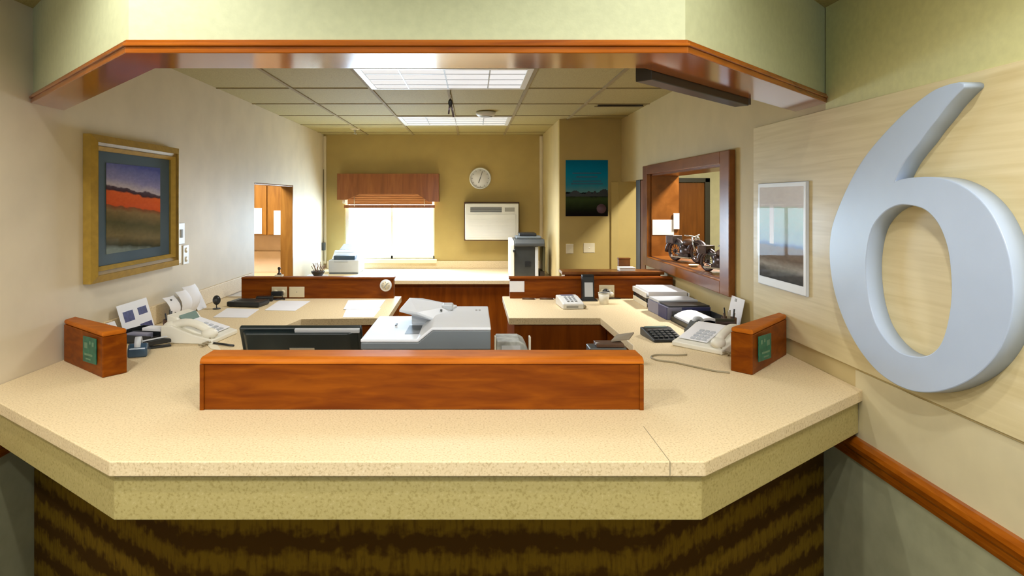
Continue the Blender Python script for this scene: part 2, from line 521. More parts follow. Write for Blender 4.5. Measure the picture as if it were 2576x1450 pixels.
b.prism(shift(OUT, .006) + shift(INN, -.006)[::-1], ZS, ZS + .018)
b.prism(shift(OUT, .012) + shift(OUT, -.02)[::-1], ZS + .0175, ZS + .026)
b.prism(shift(OUT, .004) + shift(OUT, -.02)[::-1], ZS + .0255, ZS + .036)
struct('trim_bulkhead', b, M_trimw, 0.002)

# lobby side wall build-up on the right: cream grain panel, dado, chair rail, wainscot
PT = 0.012
struct('trim_panel', MB().box(XR - PT, XR + .001, YLOB, 3.12, 1.137, 2.103), M_cream, 0.002)
struct('wall_right_upper', MB().box(XR - .005, XR + .001, YLOB, 2.493, 2.104, ZL - .001), M_upper)
struct('trim_dado', MB().box(XR - .004, XR + .001, YLOB, 2.30, 0.86, 1.128), M_dado)
struct('wainscot_right', MB().box(XR - .006, XR + .001, YLOB, 2.52, 0, 0.80), M_lower)
struct('wainscot_left', MB().box(XL - .001, XL + .006, YLOB, 2.52, 0, 0.80), M_lower)
rail = [(0, .80), (.012, .80), (.016, .815), (.016, .83), (.030, .845), (.034, .862), (.030, .875), (.016, .885), (0, .888)]
struct('trim_chair_rail_right', MB().profy([(XR - x, z) for x, z in rail], YLOB, 2.50), M_trimw)
struct('trim_chair_rail_left', MB().profy([(XL + x, z) for x, z in rail], YLOB, 2.50), M_trimw)
struct('trim_backsplash_left', MB().box(XL + .001, XL + .016, 2.97, 4.97, ZT + .001, ZT + .105), M_count, 0.003)

# jamb of the left doorway
b = MB()
b.box(XL - TL - .004, XL + .004, DL1 - .022, DL1 - .001, 0, DLZ)
b.box(XL - TL - .004, XL + .002, DL0, DL1, DLZ - .012, DLZ - .001)
d1 = struct('door_1', b, M_kit, 0.002)

# kitchenette beyond the left doorway
KY = 7.02
struct('wall_kitchenette', MB().box(-3.5, XL - TL, KY, KY + .1, 0, ZL), M_pink)
struct('wall_kitchenette_side', MB().box(-3.6, -3.5, 4.1, KY + .1, 0, ZL), M_wall)
struct('wall_kitchenette_front', MB().box(-3.6, XL - TL, 4.0, 4.1, 0, ZL), M_wall)
struct('ceiling_kitchenette', MB().box(-3.6, XL - TL, 4.0, KY + .1, 2.5, 2.56), M_lobc)
cab_edges = [-3.0, X_(672, 6.68), XL - TL - .012]
t = thing('kitchen_cabinet', 'brown oak wall cabinet seen through the left doorway, papers on its doors', 'cabinet', (-2.4, 6.85, 1.37))
make('body', MB().box(cab_edges[0], cab_edges[2], 6.70, KY - .001, 1.37, 2.3), M_kit, t)
for i in range(2):
    make('door', MB().box(cab_edges[i] + .006, cab_edges[i + 1] - .008, 6.68, 6.70, 1.375, 2.29), M_kit, t, 0.004)
tag(make('posted_paper', MB().box(X_(628, 6.68), X_(659, 6.68), 6.675, 6.6785, Z_(589, 6.68), Z_(524, 6.68)), M_paper),  # plain paper note taped to the cabinet door
    'white paper taped to the kitchen cabinet door nearer the office, partly hidden by the wall', 'paper', 'papers on the cabinet doors')
tag(make('posted_paper', MB().box(X_(689, 6.68), X_(709, 6.68), 6.675, 6.6785, Z_(591, 6.68), Z_(530, 6.68)), M_paper),
    'narrow white paper taped to the cabinet door next to the door jamb', 'paper', 'papers on the cabinet doors')
t = thing('kitchen_counter', 'low pale kitchen counter beyond the left doorway', 'counter', (-2.5, 6.8, 0))
make('cabinet_base', MB().box(-3.2, XL - TL - .012, 6.45, KY - .001, 0, .90), M_kit, t)
make('worktop', MB().box(-3.2, XL - TL - .011, 6.42, KY - .001, .90, .94), M_count, t, 0.004)
make('splashboard', MB().box(-3.2, XL - TL - .012, KY - .02, KY - .002, .941, Z_(632, KY)), M_pink, t, 0.003)

# side room beyond the right wall, with a door in its far wall
SY = 8.9
struct('wall_side_room', MB().box(XA + .10, 4.5, SY, SY + .1, 0, ZL), M_yellow)
struct('wall_side_room_right', MB().box(4.4, 4.5, 2.6, SY + .1, 0, ZL), M_yellow)
struct('wall_side_room_front', MB().box(XR + TR, 4.5, 2.5, 2.6, 0, ZL), M_yellow)
struct('wall_side_room_left', MB().box(XA + .10, XA + .14, YP + .10, SY, 0, ZL), M_yellow)
struct('ceiling_side_room', MB().box(XA + .1, 4.5, 2.5, SY + .1, 2.55, 2.62), M_lobc)
DX0, DX1 = X_(1612, SY), X_(1770, SY)
d = struct_root('door_2', ((DX0 + DX1) / 2, SY, 0))
make('door_leaf', MB().box(DX0, DX1, SY - .03, SY - .002, .01, 1.985), M_door, d, 0.003)
b = MB()
b.box(DX0 - .085, DX0 - .001, SY - .06, SY - .002, 0, 2.05).box(DX1 + .001, DX1 + .07, SY - .06, SY - .002, 0, 2.05).box(DX0 - .085, DX1 + .07, SY - .06, SY - .002, 1.99, 2.05)
make('door_frame', b, M_dkbr, d, 0.004)
b = MB().tube([(DX1 - .09, SY - .03, 1.0), (DX1 - .09, SY - .075, 1.0)], .012).tube([(DX1 - .09, SY - .075, 1.0), (DX1 - .21, SY - .075, 1.0)], .010)
make('door_handle', b, M_steel, d)

# dark frame and wood door edge on the near side of the right doorway
d3 = struct_root('door_3', (XR, 5.24, 0))
make('door_frame', MB().box(XR - .012, XR + .05, 5.245, 5.37, 0, DRZ - .002), M_dkbr, d3, 0.004)
make('door_edge', MB().box(XR - .006, XR + .045, 5.101, 5.2445, 0.01, DRZ - .006), M_door, d3, 0.003)
# pass-through window in the right wall
w2 = struct_root('window_2', (XR, (WY0 + WY1) / 2, WZ0))
FY0, FY1, FZ0, FZ1, FX = 3.36, 5.07, 1.228, 2.016, XR - .036
b = MB()
b.box(FX, XR - .001, FY0, WY0 + .004, FZ0, FZ1).box(FX, XR - .001, WY1 - .004, FY1, FZ0, FZ1)
b.box(FX, XR - .001, WY0 + .003, WY1 - .003, FZ0, WZ0 + .004).box(FX, XR - .001, WY0 + .003, WY1 - .003, WZ1 - .004, FZ1)
make('window_frame', b, M_wfr, w2, 0.004)
b = MB()
b.box(XR - .001, XR + TR + .03, WY1 - .016, WY1 - .001, WZ0, WZ1).box(XR - .001, XR + TR + .03, WY0 + .001, WY0 + .016, WZ0, WZ1)
b.box(XR - .001, XR + TR + .03, WY0 + .001, WY1 - .001, WZ1 - .016, WZ1 - .001)
make('jamb_lining', b, M_wfr, w2)
make('window_sill', MB().box(XR - .002, XR + TR + .04, WY0 + .001, WY1 - .001, WZ0 - .004, WZ0 + .012), M_wfr, w2, 0.003)
SILL = WZ0 + .012
# sign and card on the far jamb of the pass-through
ys = WY1 - .0165
tag(make('posted_paper', MB().box(X_(1637, ys) + .013, X_(1695, ys), ys - .003, ys, Z_(591, ys), Z_(553, ys)), M_white),
    'wide white paper sign on the far jamb of the pass-through window', 'sign')
tag(make('switch_plate', MB().box(X_(1693, ys), X_(1708, ys), ys - .012, ys - .0035, Z_(577, ys), Z_(537, ys)), M_white, bevel=.002),
    'tall narrow white plate overlapping the corner of the white paper sign', 'switch')

# back window
w1 = struct_root('window_1', ((BX0 + BX1) / 2, YB, BZ0))
b = MB()
xm = X_(985, YB)
for x0, x1 in ((BX0, BX0 + .04), (xm - .014, xm + .014), (BX1 - .02, BX1)): b.box(x0, x1, YB + .03, YB + .07, BZ0, BZ1)
for z0, z1 in ((BZ0, BZ0 + .04), (BZ1 - .04, BZ1)): b.box(BX0, BX1, YB + .03, YB + .07, z0, z1)
make('window_frame', b, M_white, w1, 0.004)
make('pane', MB().box(BX0 + .02, BX1 - .01, YB + .048, YB + .052, BZ0 + .02, BZ1 - .02), M_glass, w1)
make('window_sill', MB().box(BX0 - .03, BX1 + .03, YB - .05, YB + .03, BZ0 - .045, BZ0 - .001), M_ltrim, w1, 0.004)

# ================================================================== COUNTER
ZU = ZT - .040
OUTC = [(XL, 2.235), (-.950, 1.645), (.607, 1.645), (XR, 2.262)]
top = OUTC + [(XR, 4.45), (.207, 4.45), (.207, 3.64), (.736, 3.64), (.752, 2.96), (.535, 2.165),
              (-.87, 2.165), (-1.06, 2.75), (-1.06, 3.37), (-1.02, 3.43), (-.985, 3.61), (-.495, 3.64), (-.505, 4.45), (XL, 4.45)]
ct = thing('reception_counter', 'beige speckled laminate reception counter with angled corners and dark patterned base', 'counter', (-.17, 1.9, 0))
make('countertop', MB().prism([(max(min(x, XR - .001), XL + .001), y) for x, y in top], ZU, ZT), M_count, ct, 0.003)
IN1 = shift(OUTC, -.014)
make('seam', MB().box(.513, .515, 1.6435, 1.90, ZU + .004, ZT + .0004), M_cable, ct)
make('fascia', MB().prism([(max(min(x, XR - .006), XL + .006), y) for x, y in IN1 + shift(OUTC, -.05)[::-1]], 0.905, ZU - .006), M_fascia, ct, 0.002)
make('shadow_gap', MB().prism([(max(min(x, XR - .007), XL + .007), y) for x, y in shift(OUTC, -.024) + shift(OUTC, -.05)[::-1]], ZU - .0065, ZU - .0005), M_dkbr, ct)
BASE = [(XL + .008, 2.50), (-.87, 1.885), (.52, 1.885), (XR - .008, 2.50)]
make('base_panel', MB().prism(BASE + [(x, y + .06) for x, y in BASE[::-1]], 0, ZU - .007), M_base, ct, 0.002)
make('work_shelf', MB().prism([(-.85, 2.10), (.52, 2.10), (.745, 2.94), (-1.055, 2.94), (-1.055, 2.75)], .965, 1.0), M_count, ct, 0.003)
for x0, x1, y0, y1 in ((.24, .774, 3.66, 3.68), (.24, .26, 3.681, 4.42), (.775, .795, 2.95, 3.68), (-.98, -.541, 3.66, 3.68), (-.54, -.52, 3.66, 4.42), (-1.10, -1.08, 2.8, 3.40)):
    make('desk_panel', MB().box(x0, x1, y0, y1, 0, ZU - .001), M_woodv, ct, 0.002)

# wooden rail in front of the clerk's well
def cap_profile(w, h):
    return [(0, 0), (w, 0), (w, h - .012), (w - .012, h), (.022, h), (.010, h - .004), (.002, h - .013), (0, h - .024)]
t = thing('counter_rail', 'long low cherry wood rail across the middle of the counter', 'rail', (-.17, 2.1, ZT))
RX0, RX1, RY, RH = -.888, .555, 2.045, .170
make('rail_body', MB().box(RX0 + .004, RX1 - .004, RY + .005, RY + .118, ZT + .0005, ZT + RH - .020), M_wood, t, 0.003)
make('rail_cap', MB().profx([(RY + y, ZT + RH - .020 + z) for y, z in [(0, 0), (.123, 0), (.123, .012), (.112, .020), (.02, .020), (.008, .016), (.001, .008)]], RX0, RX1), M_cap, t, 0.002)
for x in (RX0 + .001, RX1 - .014):
    make('corner_strip', MB().box(x, x + .013, RY - .001, RY + .0045, ZT + .0005, ZT + RH - .021), M_wood, t)

# end blocks with green plaques
def end_block(near, end, far, label, group, side):
    n, e, f = Vector(near), Vector(end), Vector(far)
    ax = (f - n); L = ax.length; ax.normalize()
    th = (e - n).length
    nrm = Vector((-ax.y, ax.x)) if (e - n).dot(Vector((-ax.y, ax.x))) > 0 else Vector((ax.y, -ax.x))
    q = [n, f, f + nrm * th, n + nrm * th]
    # stay inside the room walls
    lim = (XL + .018) if side < 0 else (XR - .018)
    poly = []
    for p in q: poly.append((max(p.x, lim) if side < 0 else min(p.x, lim), p.y))
    t = thing('counter_block', label, 'counter block', (sum(p[0] for p in poly) / 4, sum(p[1] for p in poly) / 4, ZT), 0, group)
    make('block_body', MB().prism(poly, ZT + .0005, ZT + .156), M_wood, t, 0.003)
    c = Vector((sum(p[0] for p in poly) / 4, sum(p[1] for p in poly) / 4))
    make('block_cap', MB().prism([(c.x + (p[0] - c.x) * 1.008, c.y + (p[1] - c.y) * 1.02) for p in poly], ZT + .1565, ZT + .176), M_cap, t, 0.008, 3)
    # plaque on the lobby-side face
    a0 = n + ax * .045 - nrm * .0045; a1 = n + ax * .150 - nrm * .0045
    pl = make('plaque', MB().prism([tuple(a0), tuple(a1), tuple(a1 + nrm * .004), tuple(a0 + nrm * .004)], ZT + .045, ZT + .145), M_green, t, 0.001)
    pl['label'] = 'dark green square plaque'
    b = MB()
    for s0, s1, z0, z1 in ((.060, .075, .112, .128), (.085, .097, .118, .13), (.110, .135, .10, .122), (.070, .135, .072, .080), (.085, .125, .056, .062)):
        p0 = n + ax * s0 - nrm * .0052; p1 = n + ax * s1 - nrm * .0052
        b.prism([tuple(p0), tuple(p1), tuple(p1 + nrm * .0006), tuple(p0 + nrm * .0006)], ZT + z0, ZT + z1)
    make('emblem', b, M_greenl, pl)
    return t
p = lambda u, v: tuple(on_z(u, v, ZT).to_2d())
end_block(p(258, 952), p(324, 940), p(127, 909), 'short wooden block with a green plaque at the counter end by the gold framed picture', 'plaque blocks on the counter', -1)
end_block(p(1893, 945), p(1836, 934), p(2031, 893), 'short wooden block with a green plaque at the counter end near the big 6', 'plaque blocks on the counter', 1)

# risers along the back of the desks
t = thing('desk_riser', 'cherry wood riser board behind the desk below the back window', 'riser', (-1.06, 4.40, ZT))
make('riser_board', MB().box(X_(607, 4.35), X_(990, 4.35), 4.352, 4.42, ZT + .0005, 1.196), M_wood, t, 0.002)
make('riser_cap', MB().box(X_(607, 4.35), X_(992, 4.35), 4.346, 4.43, 1.1965, 1.212), M_wood, t, 0.004)
t = thing('desk_riser', 'cherry wood riser board behind the desk near the pass-through window', 'riser', (.80, 4.40, ZT))
make('riser_board', MB().box(X_(1283, 4.35), XR - .02, 4.352, 4.42, ZT + .0005, 1.196), M_wood, t, 0.002)
make('riser_cap', MB().box(X_(1280, 4.35), XR - .02, 4.346, 4.43, 1.1965, 1.212), M_wood, t, 0.004)
t = thing('low_cabinet', 'narrow dark wood cabinet just behind the riser by the right doorway', 'cabinet', (1.0, 4.56, 0))
make('body', MB().box(.65, 1.33, 4.47, 4.63, 0, 1.215), M_woodv, t)
make('top', MB().box(.63, 1.355, 4.46, 4.64, 1.2155, 1.238), M_wfr, t, 0.003)
ZLC = 1.238

# back counter under the window
t = thing('back_counter', 'long beige counter with wood front panel along the back wall', 'counter', (-.45, 6.8, 0))
ZB = .945
make('cabinet_base', MB().box(XL + .01, XA - .01, 6.31, YB - .02, 0, ZB - .041), M_woodv, t)
make('worktop', MB().box(XL + .003, XA - .003, 6.26, YB - .002, ZB - .04, ZB), M_count, t, 0.005)
make('backsplash', MB().box(XL + .04, XA - .04, YB - .022, YB - .003, ZB + .0005, ZB + .085), M_count, t, 0.004)
make('toe_board', MB().box(XL + .012, XA - .012, 6.295, 6.309, .10, ZB - .075), M_woodv, t)

# ================================================================== BIG 6
def catmull(pts, k=6):
    n = len(pts); res = []
    for i in range(n):
        p0, p1, p2, p3 = pts[i - 1], pts[i], pts[(i + 1) % n], pts[(i + 2) % n]
        for j in range(k):
            s = j / k
            res.append(tuple(0.5 * ((2 * p1[a]) + (-p0[a] + p2[a]) * s + (2 * p0[a] - 5 * p1[a] + 4 * p2[a] - p3[a]) * s * s + (-p0[a] + 3 * p1[a] - 3 * p2[a] + p3[a]) * s ** 3) for a in (0, 1)))
    return res
XF, XW = 1.333, XR - PT
zo = lambda x, y: (2000 + x * .7245, 150 + y * .7241)
tip = [(560, 80), (574, 79), (584, 83), (587, 91), (583, 101)]
edge = [(560, 124), (525, 163), (490, 210), (458, 250), (430, 290), (402, 325), (378, 358), (358, 395), (346, 424)]
bowl = [(370, 415), (420, 409), (470, 408), (540, 421), (610, 458), (670, 518), (713, 595), (742, 680), (756, 770), (757, 850), (742, 935), (708, 1012),
        (660, 1072), (600, 1117), (530, 1147), (460, 1158), (390, 1148), (320, 1112), (262, 1060), (208, 985), (162, 890), (132, 790),
        (119, 690), (124, 600), (146, 525), (190, 425), (240, 340), (310, 255), (390, 175), (470, 113), (520, 90)]
hole = [(380, 505), (335, 515), (296, 544), (266, 590), (250, 660), (246, 740), (255, 830), (277, 910), (312, 970), (360, 1015), (415, 1032), (465, 1026),
        (505, 988), (530, 910), (542, 810), (536, 700), (520, 625), (490, 562), (445, 520)]
def to_yz(pts): return [tuple(on_x(*zo(*q), XF).yz) for q in pts]
def resample_sharp(segs):
    """smooth within each run, keep the notch corner sharp"""
    out = []
    for s in segs:
        n = len(s)
        for i in range(n - 1):
            p0, p1, p2, p3 = s[max(i - 1, 0)], s[i], s[i + 1], s[min(i + 2, n - 1)]
            for j in range(5):
                q = j / 5
                out.append(tuple(0.5 * ((2 * p1[a]) + (-p0[a] + p2[a]) * q + (2 * p0[a] - 5 * p1[a] + 4 * p2[a] - p3[a]) * q * q + (-p0[a] + 3 * p1[a] - 3 * p2[a] + p3[a]) * q ** 3) for a in (0, 1)))
    return out
o_px = to_yz([*bowl, *tip, *edge])
notch = o_px[-1]
outer = resample_sharp([[notch] + o_px])
inner = catmull(to_yz(hole), 5)
bm = bmesh.new()
loops = []
for ring in (outer, inner):
    vs = [bm.verts.new((XF, y, z)) for y, z in ring]
    es = [bm.edges.new((vs[i], vs[(i + 1) % len(vs)])) for i in range(len(vs))]
    loops.append((vs, es))
bmesh.ops.triangle_fill(bm, use_beauty=True, use_dissolve=False, edges=loops[0][1] + loops[1][1])
front = list(bm.faces)
ext = bmesh.ops.extrude_face_region(bm, geom=front)
bmesh.ops.translate(bm, verts=[v for v in ext['geom'] if isinstance(v, bmesh.types.BMVert)], vec=(XW - .0005 - XF, 0, 0))
bmesh.ops.recalc_face_normals(bm, faces=bm.faces)
es = [e for e in bm.edges if len(e.link_faces) == 2 and abs(e.verts[0].co.x - XF) < 1e-5 and abs(e.verts[1].co.x - XF) < 1e-5 and e.calc_face_angle(0) > R(50)]
bmesh.ops.bevel(bm, geom=es, offset=.003, segments=2, profile=.5, affect='EDGES')
cy = sum(p[0] for p in outer) / len(outer)
me = bpy.data.meshes.new('number_sign')
bmesh.ops.translate(bm, verts=bm.verts, vec=(-XW, -cy, -1.18))
bm.to_mesh(me); bm.free()
for f_ in me.polygons: f_.use_smooth = abs(f_.normal.x) < 0.9
me.materials.append(M_six)
six = bpy.data.objects.new('number_sign', me); COL.objects.link(six)
six.location = (XW, cy, 1.18)
tag(six, 'giant raised silver grey numeral 6 mounted on the cream wall panel', 'sign')

# ================================================================== WALL THINGS
# gold framed picture, left wall
PY0, PY1, PZ0, PZ1 = X_(208, 1) and XL * F / (208 - U0), XL * F / (435 - U0), 1.368, 2.046
def picture_left():
    t = thing('framed_picture', 'gold framed desert landscape print with slate blue mat on the left wall', 'picture', (XL, (PY0 + PY1) / 2, PZ0))
    y0, y1, z0, z1 = PY0, PY1, PZ0, PZ1
    def ring(w0, w1, x0, x1, name, mat):
        b = MB()
        # mitred members
        o = [(y0 + w0, z0 + w0), (y1 - w0, z0 + w0), (y1 - w0, z1 - w0), (y0 + w0, z1 - w0)]
        i = [(y0 + w1, z0 + w1), (y1 - w1, z0 + w1), (y1 - w1, z1 - w1), (y0 + w1, z1 - w1)]
        for k in range(4):
            q = [o[k], o[(k + 1) % 4], i[(k + 1) % 4], i[k]]
            vs = [(XL + .001, a, c) for a, c in q] + [(XL + (x0 if n < 2 else x1), a, c) for n, (a, c) in enumerate(q)]
            b.add(vs, [(3, 2, 1, 0), (4, 5, 6, 7), (0, 1, 5, 4), (1, 2, 6, 5), (2, 3, 7, 6), (3, 0, 4, 7)])
        return make(name, b, mat, t)
    ring(0, .034, .036, .050, 'outer_moulding', M_gold)
    ring(.034, .052, .040, .034, 'inner_moulding', M_gold2)
    ring(.052, .070, .040, .022, 'frame_lip', M_gold)
    make('mat', MB().box(XL + .001, XL + .012, y0 + .068, y1 - .068, z0 + .068, z1 - .068), M_slate, t)
    ay0, ay1, az0, az1 = y0 + .158, y1 - .178, z0 + .122, z1 - .122
    art = banded('desert_print', [(0.0, srgb(120, 130, 125)), (.05, srgb(62, 62, 46)), (.16, srgb(118, 104, 70)), (.30, srgb(88, 84, 54)), (.44, srgb(132, 108, 70)), (.485, srgb(130, 80, 48)),
                                  (.50, srgb(206, 88, 40)), (.64, srgb(216, 98, 46)), (.66, srgb(70, 48, 52)), (.695, srgb(84, 68, 78)), (.71, srgb(190, 178, 186)), (.80, srgb(140, 138, 180)), (1.0, srgb(82, 92, 160))],
                 'Z', az0 - PZ0, az1 - PZ0, 0.05, 9, 0.5, 0.22, 42, (1, 1, 2.2), .22)
    make('print', MB().box(XL + .0125, XL + .0145, ay0, ay1, az0, az1), art, t)
    make('glass', MB().box(XL + .0165, XL + .0185, y0 + .066, y1 - .066, z0 + .066, z1 - .066), M_glass, t)
picture_left()

# white bordered picture, right wall; the print paints the window reflected in its glass
def picture_right():
    y0, y1, z0, z1 = 2.60, 3.04, 1.347, 1.826
    x = XR - PT
    t = thing('framed_picture', 'white bordered picture with a painted window reflection on the right wall between window frame and big 6', 'picture', (x, (y0 + y1) / 2, z0))
    make('backing', MB().box(x - .012, x - .0005, y0, y1, z0, z1), M_lgrey, t, .002)
    make('border', MB().box(x - .014, x - .0122, y0 + .004, y1 - .004, z0 + .004, z1 - .004), M_white, t)
    art = banded('reflection_print', [(0, srgb(70, 72, 74)), (.10, srgb(92, 92, 92)), (.16, srgb(160, 156, 150)), (.24, srgb(120, 106, 96)), (.36, srgb(142, 128, 118)), (.385, srgb(120, 140, 175)), (.42, srgb(176, 200, 218)),
                                  (.62, srgb(196, 222, 220)), (.78, srgb(204, 228, 224)), (.805, srgb(226, 226, 232)), (1.0, srgb(232, 232, 238))],
                 'Z', .035, z1 - z0 - .02, .03, 14, .3, .3, 26, (1, 1.0, 3.0))
    make('print', MB().box(x - .0155, x - .0141, y0 + .022, y1 - .022, z0 + .04, z1 - .02), art, t)
    b = MB().box(x - .0162, x - .0156, y0 + .275, y0 + .315, z0 + .20, z1 - .105)  # pale bar of the painted window reflection
    make('reflection_stripe', b, M_paper, t)
    make('glass', MB().box(x - .019, x - .017, y0 + .006, y1 - .006, z0 + .006, z1 - .006), M_glass, t)
picture_right()

# poster on the corner wall
def poster():
    x0, x1, z0, z1 = X_(1423, YP), X_(1529, YP), Z_(544, YP), Z_(403, YP)
    t = thing('wall_poster', 'blue poster of sky over dark field and trees beside the right doorway', 'poster', ((x0 + x1) / 2, YP, z0))
    art = banded('field_poster', [(0, srgb(22, 14, 20)), (.12, srgb(30, 34, 24)), (.30, srgb(58, 74, 44)), (.345, srgb(52, 64, 40)), (.36, srgb(14, 22, 20)), (.415, srgb(12, 20, 22)), (.43, srgb(92, 138, 148)),
                                  (.55, srgb(44, 130, 158)), (.75, srgb(10, 128, 168)), (1, srgb(6, 104, 142))], 'Z', 0, z1 - z0, .045, 14, .35)
    make('print', MB().box(x0, x1, YP - .006, YP - .0005, z0, z1), art, t)
    b = MB()
    xm = (x0 + x1) / 2
    for k, (w, z) in enumerate(((.135, .405), (.10, .37), (.135, .33), (.15, .305))):
        b.box(xm - w, xm + w, YP - .0072, YP - .0062, z0 + z - .006, z0 + z + .006)
    make('caption_lines', b, plain('poster_caption_blue', srgb(8, 84, 118), .4), t)
    # tree silhouettes along the horizon
    prof_ = [(x0 + .002, z0 + .185)]
    W_ = x1 - x0
    for k in range(41):
        s_ = k / 40
        hgt = .012 + .030 * max(0, 1 - ((s_ - .22) / .13) ** 2) + .024 * max(0, 1 - ((s_ - .55) / .07) ** 2) + .028 * max(0, 1 - ((s_ - .69) / .05) ** 2) + .042 * max(0, 1 - ((s_ - .92) / .16) ** 2) + .003 * math.sin(k * 2.7)
        prof_.append((x0 + .002 + (W_ - .004) * s_, z0 + .200 + hgt))
    prof_.append((x1 - .002, z0 + .185))
    make('tree_line', MB().profy(prof_, YP - .0068, YP - .0061), plain('poster_dark_trees', srgb(12, 20, 20), .4), t)
    b = MB().lathe([(0.0, 0), (.045, 0), (.045, .001), (0, .001)], 20, T((x1 - .062, YP - .0062, z0 + .07), 0, R(90)))
    make('emblem', b, plain('poster_mauve', srgb(92, 66, 84), .4), t)
poster()

# clock on the back wall
t = thing('wall_clock', 'round white wall clock on the back wall above the air conditioner', 'clock', (X_(1208, YB), YB, Z_(449, YB) - .126))
cm = T((X_(1208, YB), YB - .0005, Z_(449, YB)), 0, R(90))
make('case', MB().lathe([(0, 0), (.126, 0), (.128, .018), (.122, .03), (.113, .032), (.111, .022), (0, .022)], 40, cm), M_white, t)
make('dial', MB().lathe([(0, .0222), (.1105, .0222), (.1105, .0235), (0, .0235)], 40, cm), M_paper, t)
for k in range(12):
    make('hour_mark', MB().box(-.003, .003, .088, .102, .0237, .0245, cm @ Matrix.Rotation(k * PI / 6, 4, 'Z')), M_inkg, t)
b = MB()
b.box(-.004, .004, -.015, .058, .0247, .026, cm @ Matrix.Rotation(R(160), 4, 'Z')).box(-.003, .003, -.015, .085, .0262, .0274, cm @ Matrix.Rotation(R(-18), 4, 'Z'))
make('hands', b, M_dgrey, t)

# air conditioner on the back wall
AX0, AX1, AZ0, AZ1 = X_(1170, 7.22), X_(1305, 7.22), Z_(604, 7.22), Z_(512, 7.22)
t = thing('air_conditioner', 'white wall air conditioner beside the back window below the clock', 'air conditioner', ((AX0 + AX1) / 2, YB, AZ0))
make('sleeve', MB().box(AX0 - .012, AX1 + .012, YB - .10, YB - .0005, AZ0 - .012, AZ1 + .014), M_brown, t, .004)
make('housing', MB().box(AX0, AX1, 7.22, YB - .101, AZ0, AZ1), M_white, t, .012, 3)
b = MB()
for k in range(5): b.box(AX0 + .06, AX0 + .42, 7.2165, 7.2185, AZ1 - .10 + k * .012, AZ1 - .093 + k * .012)
make('air_outlet', b, M_dgrey, t)
make('controls', MB().box(AX1 - .16, AX1 - .05, 7.2165, 7.2185, AZ1 - .095, AZ1 - .05), M_inkg, t)
b = MB().box(AX0 + .035, AX1 - .035, 7.214, 7.2195, AZ0 + .03, AZ1 - .125)
for k in range(14): b.box(AX0 + .05, AX1 - .05, 7.2115, 7.2145, AZ0 + .042 + k * .0155, AZ0 + .049 + k * .0155)
make('front_grille', b, M_white, t, .001)

# valance and blind over the back window
VX0, VX1 = X_(848, 7.26), X_(1104, 7.26)
vz = lambda v: Z_(v, 7.26)
t = thing('window_valance', 'brown wood valance box with a notched lower edge above the back window', 'valance', ((VX0 + VX1) / 2, YB, vz(503)))
prof = [(VX0, vz(503)), (X_(872, 7.26), vz(503)), (X_(905, 7.26), vz(488)), (X_(1050, 7.26), vz(488)), (X_(1078, 7.26), vz(508)), (VX1, vz(508)), (VX1, vz(437)), (VX0, vz(437))]
make('front_board', MB().profy(prof, 7.255, 7.275), M_val, t, .002)
b = MB().box(VX0, VX0 + .018, 7.2755, YB - .001, vz(503), vz(437)).box(VX1 - .018, VX1, 7.2755, YB - .001, vz(508), vz(437)).box(VX0 + .0185, VX1 - .0185, 7.2755, YB - .001, vz(437) - .018, vz(437))
make('box_sides', b, M_val, t)
t = thing('bamboo_blind', 'raised orange brown slat blind gathered under the valance', 'blind', ((VX0 + VX1) / 2, 7.335, vz(522)))
BLX0, BLX1 = X_(866, 7.33), X_(1094, 7.33)
b = MB()
for k in range(13):
    z = vz(516) + .004 + k * .0135
    b.box(BLX0 + .04, BLX1 - .03, 7.318 + .004 * (k % 2), 7.350, z, z + .0148)
make('slats', b, M_blind, t, .002)
make('bottom_rail', MB().box(BLX0, BLX1, 7.315, 7.352, vz(524), vz(516)), M_val, t, .004)
for x in (BLX0 + .12, BLX1 - .12): make('cord', MB().tube([(x, 7.312, vz(520)), (x, 7.312, vz(490))], .003), M_ltrim, t)
make('end_knob', MB().ball((BLX0 - .004, 7.325, vz(508)), .020, .016, .028), M_beige, t)

# switch and outlet plates
def plate(c, face, w, h, mat, label, cat, kind, group=None):
    """face: 'x+' left wall, 'x-' right wall, 'y-' looks at the lobby"""
    rz = {'x+': R(90), 'y-': 0, 'x-': R(-90)}[face]
    t = thing('switch_plate' if kind == 'switch' else ('outlet' if kind == 'outlet' else 'blank_plate'), label, cat, c, rz, group)  # plates of neither kind are blank wall plates
    def mk(n, b, m, par=t, bev=0): return make(n, b, m, par, bev, world=False)
    mk('plate', MB().box(-w / 2, w / 2, -.006, -.0005, -h / 2, h / 2), mat, t, .0015)
    if kind == 'switch':
        mk('toggle', MB().box(-.012, .012, -.011, -.0062, -.025, .025), M_inkg, t, .001)
    if kind == 'outlet':
        for s in (-1, 1):
            sx, sz = (s * w * .24, 0) if w > h else (0, s * h * .24)
            mk('socket', MB().lathe([(0, 0), (.016, 0), (.016, .002), (0, .002)], 18, T((sx, -.0062, sz), 0, R(90))), M_beige, t)
    if kind == 'blank':
        mk('screw', MB().lathe([(0, 0), (.004, 0), (.003, .001), (0, .0012)], 10, T((0, -.0062, 0), 0, R(90))), M_steel, t)
    return t
yw = lambda u: XL * F / (u - U0)
plate((XL, yw(454), Z_(588, yw(454))), 'x+', .085, .125, M_white, 'white double light switch on the left wall beside the gold picture', 'switch', 'switch')
plate((XL, yw(444), Z_(641, yw(444))), 'x+', .10, .11, M_beige, 'tan blank plate tucked below the right edge of the gold picture', 'wall plate', 'blank')
plate((XL, yw(466), Z_(641, yw(466))), 'x+', .075, .115, M_white, 'white outlet plate on the left wall beneath the double switch', 'outlet', 'outlet')
